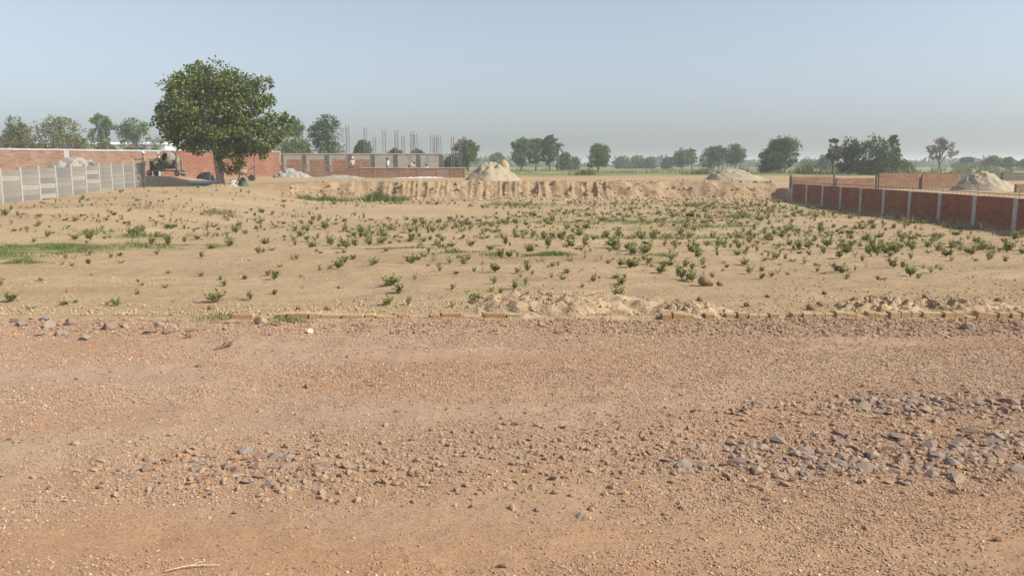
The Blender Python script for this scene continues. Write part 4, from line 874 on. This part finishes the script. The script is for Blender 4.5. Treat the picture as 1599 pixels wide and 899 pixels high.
for i in range(-3, 11):
    obj('post', po_me, None, fence, (i * bay, 0, fz(i)), (random.uniform(-.01, .01), random.uniform(-.012, .012), 0))
    if i < 10:
        for r in range(6):
            obj('plank', random.choice(PLK if i < 8 else [PLK[0], PLK[3], PLK[4]]), None, fence, (i * bay + bay / 2, random.uniform(-.006, .006), fz(i + .5) - .02 + r * .257), (0, 0, 0))

# ------------------------------------------------------------------ masonry walls
def wall(name, p0, p1, z0, z1, bays, label, mat, th=.23, pil=.25, pmat='concrete', cope=None, skip_pil=False, pil_up=0.0, cat='wall', proud=.02, beams=()):
    L = math.hypot(p1[0] - p0[0], p1[1] - p0[1]); a = math.atan2(p1[1] - p0[1], p1[0] - p0[0])
    w = empty(name, (p0[0], p0[1], z0), a); tag(w, label, cat); H_ = z1 - z0; step = L / bays
    for i in range(bays):
        x0 = i * step + (pil / 2 if not skip_pil else 0); x1 = (i + 1) * step - (pil / 2 if not skip_pil else 0)
        MB().box(x0, x1, -th / 2, th / 2, -.3, H_).build('brick_panel', MAT[mat], w)
    if not skip_pil:
        for i in range(bays + 1): MB().box(i * step - pil / 2, i * step + pil / 2, -th / 2 - proud, th / 2 + proud, -.3, H_ + .004 + pil_up).build('pillar', MAT[pmat], w, bevel=.008)
    if cope: MB().box(-.1, L + .1, -th / 2 - .035, th / 2 + .035, H_ + .006 + pil_up, H_ + .006 + cope + pil_up).build('coping', MAT['concrete'], w)
    return w
# long wall behind the fence
d = Vector((-20.6 + 35.9, 72 - 57.2)).normalized(); P = lambda t: (-35.9 + d.x * t, 57.2 + d.y * t)
lw = wall('boundary_wall', P(-16), P(10.9), .3, 2.64, 4, 'long orange brick wall with concrete coping behind the fence', 'brick', cope=.13, pil=.34)
b = MB()
for i in range(19): b.tube([(i * 1.5, 0, 2.4), (i * 1.5, 0, 2.86)], .014, 5)
b.build('rail_post', MAT['rust'], lw)['kind'] = 'stuff'
MB().tube([(0, 0, 2.82), (26.9, 0, 2.82)], .03, 6).build('top_rail', MAT['rust'], lw)
rw = wall('brick_wall', P(11.0), P(21.3), .45, 2.72, 2, 'bare red-orange brick wall behind the big tree', 'brick_red', pil=.23, pmat='brick', cope=.05)
# grey plastered wall further back
gw = wall('plastered_wall', (-23.2, 82), (-7.1, 82), .45, 2.66, 7, 'grey plastered wall with dark pillars behind the workers', 'plaster', pil=.42, pmat='dark_post', cope=.10)
for i in range(4):
    MB().box(.6 + i * 2.3, 2.0 + i * 2.3, -.135, -.118, .5, 1.7).build('brick_patch', MAT['brick_pale'], gw)
# brick foundation wall with open frames
fw = empty('foundation_wall', (-20.5, 72, .42)); tag(fw, 'low new brick wall with a row of open brick frames', 'wall')
MB().box(0, 5.6, -.12, .12, -.3, .62).build('brick_course', MAT['brick'], fw); MB().box(5.6, 16.35, -.12, .12, -.3, .90).build('brick_course', MAT['brick'], fw)
for x in (0, 1.0, 2.15, 3.3, 4.4, 5.6): MB().box(x - .07, x + .07, -.13, .13, .622, 1.1).build('frame_post', MAT['brick_pale'], fw)
MB().box(-.07, 7.1, -.14, .14, 1.104, 1.18).build('frame_beam', MAT['brick_pale'], fw)
for x in (7.0, 8.3, 10.6, 12.2, 13.9, 15.1, 16.3): MB().box(x - .06, x + .06, -.14, .14, -.3, 1.0).build('pillar', MAT['brick_pale' if x > 8 else 'brick'], fw)
MB().box(7.2, 16.4, -.16, .16, .906, .98).build('coping', MAT['concrete'], fw)
obj('brick_rubble', heap_mesh('brick_rubble', 3.4, .5, .18, 31, .35, 1.4, 16, 60, 4), MAT['sack'], fw, (12.4, -.75, -.02))
# right wall beside the plot
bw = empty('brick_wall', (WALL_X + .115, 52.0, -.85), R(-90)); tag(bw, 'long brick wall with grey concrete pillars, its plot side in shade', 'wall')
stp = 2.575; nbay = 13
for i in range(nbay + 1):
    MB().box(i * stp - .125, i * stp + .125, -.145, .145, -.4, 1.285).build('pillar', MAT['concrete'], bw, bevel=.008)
    if i < nbay: MB().box(i * stp + .125, (i + 1) * stp - .125, -.115, .115, -.4, 1.28).build('brick_panel', MAT['brick_deep'], bw)
for yy_ in (-.06, .06): MB().tube([(-.1, yy_, 1.40), (nbay * stp, yy_, 1.40)], .008, 5).build('reinforcing_bar', MAT['rust'], bw)
b = MB()
x = 0
while x < nbay * stp:
    b.tube([(x, -.07, 1.285), (x, -.07, 1.41), (x, .07, 1.41), (x, .07, 1.285)], .005, 4); x += .32
b.build('stirrups', MAT['rust'], bw)['kind'] = 'stuff'
for i in range(nbay + 1): MB().tube([(i * stp, -.04, 1.28), (i * stp + .01, -.04, 1.50)], .008, 5).build('dowel', MAT['rust'], bw)
# cross wall of separate brick panels
cw = empty('cross_wall', (18.2, 53.0, .05)); tag(cw, 'unfinished cross wall of four orange brick panels with gaps', 'wall')
for i, (x0, x1, zt) in enumerate([(0.05, 2.72, .80), (2.98, 5.45, .72), (5.75, 8.35, 1.03), (8.56, 11.05, .99)]):
    MB().box(x0, x1, -.115, .115, -.3, zt).build('brick_panel', MAT['brick_pale'], cw)
for x in (0.0, 2.85, 5.6, 8.45):
    MB().box(x - .05, x + .05, -.05, .05, -.3, .95 if x < 8 else .8).build('stanchion', MAT['dark_post'], cw)
MB().box(-.1, 11.2, -.15, .15, -.3, .02).build('ground_beam', MAT['concrete'], cw)
# brick pile at the far right
bp = empty('brick_pile', (28.75, 46.0, .07)); tag(bp, 'low stack of loose orange bricks past the sand heap', 'brick pile')
bme = MB().box(-.115, .115, -.055, .055, 0, .075).mesh('brick'); bme.materials.append(MAT['brick_pale'])
for L_ in range(6):
    for i in range(7 - L_ // 3):
        for j in range(2): obj('brick', bme, None, bp, (i * .25 + random.uniform(-.02, .02), j * .13, L_ * .078), (0, 0, random.uniform(-.08, .08)))
# dark grey fence behind
gf = empty('grey_fence', (31.5, 62, .42)); tag(gf, 'dark grey plank fence behind the right sand heap', 'fence')
for i in range(8):
    MB().box(i * 2.0 - .07, i * 2.0 + .07, -.08, .08, -.3, .66).build('post', MAT['dark_post'], gf)
    if i < 7:
        for r in range(3): MB().box(i * 2.0 + .07, i * 2.0 + 1.93, -.03, .03, -.1 + r * .235, .12 + r * .235).build('plank', MAT['plank'][4], gf)
# ------------------------------------------------------------------ steel column cages
def cage(x, y, h, lean, label):
    c = empty('rebar_column', (x, y, .45)); c.rotation_euler = (0, lean, random.uniform(0, .6)); tag(c, label, 'rebar column', 'bare steel column cages')
    for sx in (-1, 1):
        for sy in (-1, 1):
            MB().tube([(sx * .17, sy * .17, -.2), (sx * .17 + random.uniform(-.03, .03), sy * .17, h * random.uniform(.95, 1.0))], .027, 5).build('bar', MAT['steel'], c)
    z = 1.5; b = MB(); k = 0
    while z < h * .93:
        b.tube([(-.19, -.19, z), (.19, -.19, z + .02), (.19, .19, z), (-.19, .19, z + .02), (-.19, -.19, z)], .019, 4, False); z += .34
    b.build('tie_hoops', MAT['steel'], c, )
for i, (px, top, d_, ln) in enumerate([(547, 197, 100, 0), (574, 200, 102, .01), (588, 214, 112, 0), (603, 204, 104, 0), (622, 205, 104, 0), (632, 213, 114, 0), (646, 207, 106, 0), (656, 209, 106, -.08), (676, 211, 106, 0), (681, 212, 108, .02), (691, 213, 108, -.06), (708, 214, 112, 0), (720, 218, 116, 0)]):
    lab = 'slanting steel reinforcement column cage rising behind the plastered wall' if ln < -.03 else 'upright steel reinforcement column cage rising behind the plastered wall'
    cage((px - 799.5) / 1255 * d_, d_, (258 - top) / 1255 * d_ * 1.02 + 1.15, ln, lab)
# ------------------------------------------------------------------ buildings far left
def shed(name, x, y, L, D, h, rh, label, roofm, wins, wmat='white_paint'):
    s = empty(name, (x, y, .45)); tag(s, label, 'building')
    MB().box(0, L, 0, D, -.3, h).build('walls', MAT[wmat], s)
    b = MB(); V = [(-.4, -.5, h + .01), (L + .4, -.5, h + .01), (L + .4, D / 2, h + rh), (-.4, D / 2, h + rh), (L + .4, D + .5, h + .01), (-.4, D + .5, h + .01)]
    b.add(V, [(0, 1, 2, 3), (3, 2, 4, 5), (0, 3, 5), (1, 4, 2), (0, 5, 4, 1)]); b.build('roof', MAT[roofm], s)
    for (a, w, z0, z1) in wins:
        f = MB().box(a - .08, a + w + .08, -.05, -.002, z0 - .08, z1 + .08).build('window', MAT['concrete'], s); MB().box(a, a + w, -.065, -.052, z0, z1).build('pane', MAT['glass'], f)
shed('factory_shed', -150, 175, 41.5, 30, 5.4, 1.6, 'long white factory shed with blue sheet roof', 'blue_roof', [(4 + i * 6, 2.2, 3.2, 4.6) for i in range(6)])
shed('white_cabin', -83.9, 142, 2.2, 3, 4.9, .4, 'narrow white cabin between the olive trees', 'white_paint', [(.6, .8, 3.0, 4.3)])
shed('white_building', -103, 200, 18, 10, 6.1, .7, 'long low white building half hidden by airy trees', 'white_paint', [(1 + i * 3.4, 1.6, 3.9, 5.4) for i in range(5)])
# ------------------------------------------------------------------ cement mixer
mx = empty('cement_mixer', (-25.45, 59.2, .87 - .05), R(-8)); tag(mx, 'grey cement mixer with tilted drum and faded yellow engine hood', 'cement mixer')
Md = Matrix.Translation((.62, 0, 1.12)) @ Matrix.Rotation(R(-38), 4, 'Y') @ Matrix.Rotation(R(58), 4, 'X')
dr = MB().lathe([(.20, -.62), (.44, -.5), (.58, -.25), (.6, .1), (.52, .34), (.36, .56), (.33, .58), (.30, .55), (.42, .3), (.5, 0), (.4, -.4), (.02, -.5)], 24, Md).build('drum', MAT['mixer'], mx, True)
MB().lathe([(.61, -.05), (.66, -.05), (.66, .05), (.61, .05)], 24, Md, False).build('ring_gear', MAT['mixer_dark'], dr)
MB().box(-.95, 1.5, -.35, -.27, .32, .42).build('chassis_rail', MAT['mixer'], mx); MB().box(-.95, 1.5, .27, .35, .32, .42).build('chassis_rail', MAT['mixer'], mx)
for x in (-.05, 1.3):
    MB().box(x - .05, x + .05, -.4, -.3, .425, 1.2).build('drum_stand', MAT['mixer'], mx); MB().box(x - .05, x + .05, .3, .4, .425, 1.2).build('drum_stand', MAT['mixer'], mx)
for x in (-.8, 1.35):
    for y in (-.42, .42):
        w = MB().lathe([(.02, -.06), (.18, -.06), (.21, -.03), (.21, .03), (.18, .06), (.02, .06)], 16, Matrix.Translation((x, y, .19)) @ Matrix.Rotation(R(90), 4, 'X')).build('wheel', MAT['tyre'], mx, True)
        MB().lathe([(.01, -.07), (.12, -.07), (.12, .07), (.01, .07)], 12, Matrix.Translation((x, y, .19)) @ Matrix.Rotation(R(90), 4, 'X')).build('rim', MAT['mixer'], w)
MB().box(-.78, -.16, -.3, .3, .43, .92).build('engine', MAT['mixer_dark'], mx, bevel=.03)
MB().box(-.85, -.1, -.34, .34, 1.02, 1.28).build('engine_hood', MAT['yellow'], mx, bevel=.04)
for x in (-.8, -.15): MB().box(x - .03, x + .03, -.3, .3, .42, 1.018).build('hood_support', MAT['mixer'], mx)
MB().tube([(-.25, -.1, 1.25), (-.25, -.1, 1.5), (-.1, -.1, 1.55)], .05, 8).build('exhaust_pipe', MAT['mixer_dark'], mx)
MB().lathe([(.35, 0), (.28, .02), (.28, .05), (.35, .06)], 18, Matrix.Translation((-.02, -.48, .95)) @ Matrix.Rotation(R(90), 4, 'X'), False).build('tilt_wheel', MAT['mixer'], mx)
MB().box(1.2, 1.7, -.3, .3, .5, .56, Matrix.Rotation(R(12), 4, 'Y')).build('chute', MAT['mixer'], mx)

# ------------------------------------------------------------------ workers
def worker(x, y, z, rz, pose, shirt, trou, label, cap, s=1.0):
    J = {'pel': (0, 0, .95), 'wa': (0, 0, 1.12), 'ch': (0, -.01, 1.33), 'nk': (0, -.01, 1.47), 'hd': (0, -.03, 1.60), 'tp': (0, -.02, 1.70)}
    for sd_, q in ((-1, 'r'), (1, 'l')):
        J['hp' + q] = (.10 * sd_, 0, .92); J['kn' + q] = (.11 * sd_, -.03, .50); J['an' + q] = (.11 * sd_, .02, .08); J['to' + q] = (.13 * sd_, -.16, .035)
        J['sh' + q] = (.19 * sd_, 0, 1.40); J['el' + q] = (.25 * sd_, .02, 1.12); J['wr' + q] = (.25 * sd_, -.10, .88); J['pm' + q] = (.25 * sd_, -.13, .80)
    if pose == 'reach':
        for sd_, q in ((-1, 'r'), (1, 'l')): J['el' + q] = (.24 * sd_, -.20, 1.22); J['wr' + q] = (.16 * sd_, -.43, 1.20); J['pm' + q] = (.15 * sd_, -.51, 1.20)
    if pose in ('bend', 'squat'):
        if pose == 'bend':
            up = {'wa': (0, -.10, 1.04), 'ch': (0, -.30, 1.14), 'nk': (0, -.42, 1.20), 'hd': (0, -.53, 1.24), 'tp': (0, -.62, 1.28)}; sh = (-.36, 1.18)
        else:
            J['pel'] = (0, .12, .34); up = {'wa': (0, .08, .50), 'ch': (0, -.02, .70), 'nk': (0, -.06, .84), 'hd': (0, -.10, .97), 'tp': (0, -.09, 1.07)}; sh = (-.03, .78)
            for sd_, q in ((-1, 'r'), (1, 'l')): J['hp' + q] = (.11 * sd_, .12, .32); J['kn' + q] = (.18 * sd_, -.26, .50); J['an' + q] = (.14 * sd_, -.08, .08); J['to' + q] = (.16 * sd_, -.25, .035)
        J.update(up)
        for sd_, q in ((-1, 'r'), (1, 'l')):
            J['sh' + q] = (.19 * sd_, sh[0], sh[1]); J['el' + q] = (.22 * sd_, sh[0] - .10, sh[1] - .26); J['wr' + q] = (.17 * sd_, sh[0] - .24, sh[1] - .44); J['pm' + q] = (.16 * sd_, sh[0] - .28, sh[1] - .51)
    rad = {'pel': .135, 'wa': .125, 'ch': .15, 'nk': .055, 'hd': .095, 'tp': .075, 'hp': .09, 'kn': .062, 'an': .045, 'to': .04, 'sh': .07, 'el': .046, 'wr': .03, 'pm': .036}
    E_ = [('pel', 'wa'), ('wa', 'ch'), ('ch', 'nk'), ('nk', 'hd'), ('hd', 'tp')]
    for q in 'rl':
        E_ += [('pel', 'hp' + q), ('hp' + q, 'kn' + q), ('kn' + q, 'an' + q), ('an' + q, 'to' + q), ('ch', 'sh' + q), ('sh' + q, 'el' + q), ('el' + q, 'wr' + q), ('wr' + q, 'pm' + q)]
        pmv = Vector(J['pm' + q]); dv = (pmv - Vector(J['wr' + q])).normalized(); sv = dv.cross(Vector((1, 0, 0))).normalized()
        for k in range(5):
            n1 = 'f%s%d' % (q, k); n2 = n1 + 'b'; off = (k - 1.5) * .022; ln = (.055, .075, .08, .07, .05)[k]
            if k == 4: base = pmv - dv * .03 + sv * .05; J[n1] = base; J[n2] = base + dv * .03 + sv * .02
            else: J[n1] = pmv + dv * .03 + sv * off; J[n2] = pmv + dv * (.03 + ln) + sv * off * 1.2
            E_ += [('pm' + q, n1), (n1, n2)]
    names = list(J); me = bpy.data.meshes.new('person'); me.from_pydata([tuple(J[k]) for k in names], [(names.index(a), names.index(b)) for a, b in E_], [])
    tmp = link(bpy.data.objects.new('tmp', me)); md = tmp.modifiers.new('s', 'SKIN')
    for i, k in enumerate(names):
        kk = k if k in rad else k[:-1]; r = rad.get(kk, .0095); me.skin_vertices[0].data[i].radius = (r, r); me.skin_vertices[0].data[i].use_root = (k == 'pel')
    tmp.modifiers.new('d', 'SUBSURF').levels = 1
    dg = bpy.context.evaluated_depsgraph_get(); out = bpy.data.meshes.new_from_object(tmp.evaluated_get(dg)); bpy.data.objects.remove(tmp)
    out.name = 'person'; out.materials.clear()
    for m in ('skin', shirt, trou, 'tyre'): out.materials.append(MAT[m])
    pel = Vector(J['pel']); nk = Vector(J['nk']); ax = (nk - pel).normalized()
    segs = {'skin': [('nk', 'hd'), ('hd', 'tp')] + [('wr' + q, 'pm' + q) for q in 'rl'] + [('el' + q, 'wr' + q) for q in 'rl'], 'shirt': [('pel', 'wa'), ('wa', 'ch'), ('ch', 'nk')] + [('ch', 'sh' + q) for q in 'rl'] + [('sh' + q, 'el' + q) for q in 'rl'],
            'tr': [('hp' + q, 'kn' + q) for q in 'rl'] + [('kn' + q, 'an' + q) for q in 'rl'] + [('hpr', 'hpl')], 'shoe': [('an' + q, 'to' + q) for q in 'rl']}
    def dist(p, a, b):
        a = Vector(J[a]); b = Vector(J[b]); t = max(0, min(1, (p - a).dot(b - a) / max((b - a).length_squared, 1e-9))); return (p - a - (b - a) * t).length
    for p in out.polygons:
        c = p.center; best = min((min(dist(c, a, b) for a, b in v), i) for i, v in enumerate(segs.values())); p.material_index = best[1]; p.use_smooth = True
    o = obj('person', out, None, None, (x, y, z), (0, 0, rz), (s, s, s)); tag(o, label, 'person')
    hd = Vector(J['hd']); tp = Vector(J['tp']); q = (tp - hd).to_track_quat('Z', 'Y').to_matrix().to_4x4()
    MB().lathe([(.108, -.015), (.118, .03), (.105, .085), (.06, .125), (.01, .135)], 14, Matrix.Translation(hd + (tp - hd) * .3) @ q).build('head_cloth' if cap != 'hair' else 'hair', MAT['shirt' if cap == 'white' else 'tyre'], o, True)
    fz_ = (tp - hd).normalized(); fwd = Vector((0, -1, 0)); fwd = (fwd - fz_ * fwd.dot(fz_)).normalized()
    nm = hd + fwd * .095; MB().box(-.012, .012, -.014, .01, -.02, .02, Matrix.Translation(nm)).build('nose', MAT['skin'], o)
    for sx in (-1, 1): MB().box(-.012, .012, -.004, .004, -.006, .006, Matrix.Translation(hd + fwd * .088 + Vector((sx * .035, 0, 0)) + fz_ * .025)).build('eye', MAT['tyre'], o); MB().box(-.008, .008, -.02, .02, -.03, .03, Matrix.Translation(hd + Vector((sx * .095, 0, 0)))).build('ear', MAT['skin'], o)
    MB().box(-.025, .025, -.004, .004, -.005, .005, Matrix.Translation(hd + fwd * .088 - fz_ * .045)).build('mouth', MAT['tyre'], o)
    return o
gz = lambda x, y: h1(x, y) - .01
worker(-26.55, 58.7, .80, R(-60), 'reach', 'shirt_tan', 'trousers', 'worker in white head cloth standing at the cement mixer engine', 'white')
scaf = .62
worker(-15.5, 79.0, gz(-15.5, 79) + .1, R(30), 'stand', 'shirt_tan', 'trousers', 'worker in white cap standing at the first dark wall pillar', 'white')
worker(-12.1, 79.0, gz(-12.1, 79) + .1, R(-40), 'reach', 'shirt', 'trousers_grey', 'worker all in pale clothes leaning at the plastered wall', 'hair')
worker(-10.0, 79.0, gz(-10.0, 79) + .1, R(70), 'bend', 'shirt', 'trousers', 'worker in white shirt and dark trousers bending over', 'hair')
worker(-8.3, 78.5, gz(-8.3, 78.5) + .1, R(20), 'squat', 'shirt', 'trousers_grey', 'worker squatting low behind the brick foundation wall', 'hair')

# ------------------------------------------------------------------ clutter under the big tree
pz = h1(-21.4, 56.0)
pp = empty('plastic_pipe', (-21.4, 56.0, pz + .13), R(-14)); tag(pp, 'pale blue plastic pipes lying left of the tree trunk', 'pipe')
MB().lathe([(.115, -1.0), (.125, -1.0), (.125, 1.0), (.115, 1.0)], 16, Matrix.Rotation(R(90), 4, 'Y'), False).build('pipe_length', MAT['pvc'], pp, True)
MB().lathe([(.09, -.8), (.10, -.8), (.10, .75), (.09, .75)], 16, Matrix.Translation((.55, -.24, -.02)) @ Matrix.Rotation(R(90), 4, 'Y'), False).build('pipe_length', MAT['pvc'], pp, True)
heap('tarpaulin', -23.1, 61.5, .85, .5, .6, 'tarp', 'black crumpled sheeting piled against the red brick wall', 'tarpaulin', 41, .5, 1.2, nr=20, na=40, freq=3)
heap('tarpaulin', -18.15, 54.6, .45, .35, .55, 'green_tarp', 'dark green sheeting bundle right of the tree trunk', 'tarpaulin', 42, .4, 1.4, nr=16, na=30, freq=3)
heap('cement_sack', -18.7, 54.3, .34, .26, .45, 'sack', 'white sack slumped between the trunk and green sheeting', 'sack', 43, .35, 1.6, nr=16, na=30, freq=3)
heap('branch_litter', -19.0, 53.4, 1.3, .5, .16, 'earth', 'low litter of brown earth and leaves around the trunk', 'litter', 44, .6, 1.4, nr=18, na=50, freq=5)
# hand barrow with a pan beside the wall
st_ = empty('hand_barrow', (-20.3, 61.0, h1(-20.3, 61.0))); tag(st_, 'rusty hand barrow with pale pan parked before the brick wall', 'barrow')
MB().lathe([(.12, .42), (.32, .55), (.45, .82), (.42, .82), (.29, .58), (.1, .46)], 18).build('pan', MAT['sand'], st_, True)
for a in (.4, 2.5, 4.6): MB().tube([(.2 * math.cos(a), .2 * math.sin(a), .58), (.6 * math.cos(a), .6 * math.sin(a), -.05)], .035, 6).build('leg', MAT['rust'], st_)
MB().tube([(.45, 0, .8), (1.0, -.1, 1.0)], .03, 6).build('handle', MAT['rust'], st_)
MB().lathe([(.02, -.05), (.24, -.05), (.24, .05), (.02, .05)], 16, Matrix.Translation((.75, -.1, .22)) @ Matrix.Rotation(R(90), 4, 'X')).build('wheel', MAT['tyre'], st_)
MB().tube([(.95, .1, -.1), (.95, .1, 1.9)], .04, 6).build('upright', MAT['dark_post'], st_)

# ------------------------------------------------------------------ hazy air
hz = MB().box(-1600, 1600, -1300, 1650, -3.0, 13.0).build('haze', None)
tag(hz, 'thin dusty haze in the air', 'haze', kind='stuff')
hm = bpy.data.materials.new('haze'); hm.use_nodes = True; nt = hm.node_tree
nt.nodes.remove(nt.nodes['Principled BSDF']); pv = nt.nodes.new('ShaderNodeVolumePrincipled')
pv.inputs['Color'].default_value = (.88,.95,1.0, 1); pv.inputs['Density'].default_value = .0009; pv.inputs['Anisotropy'].default_value = 0.2
nt.links.new(pv.outputs[0], nt.nodes['Material Output'].inputs['Volume']); hz.data.materials.append(hm)
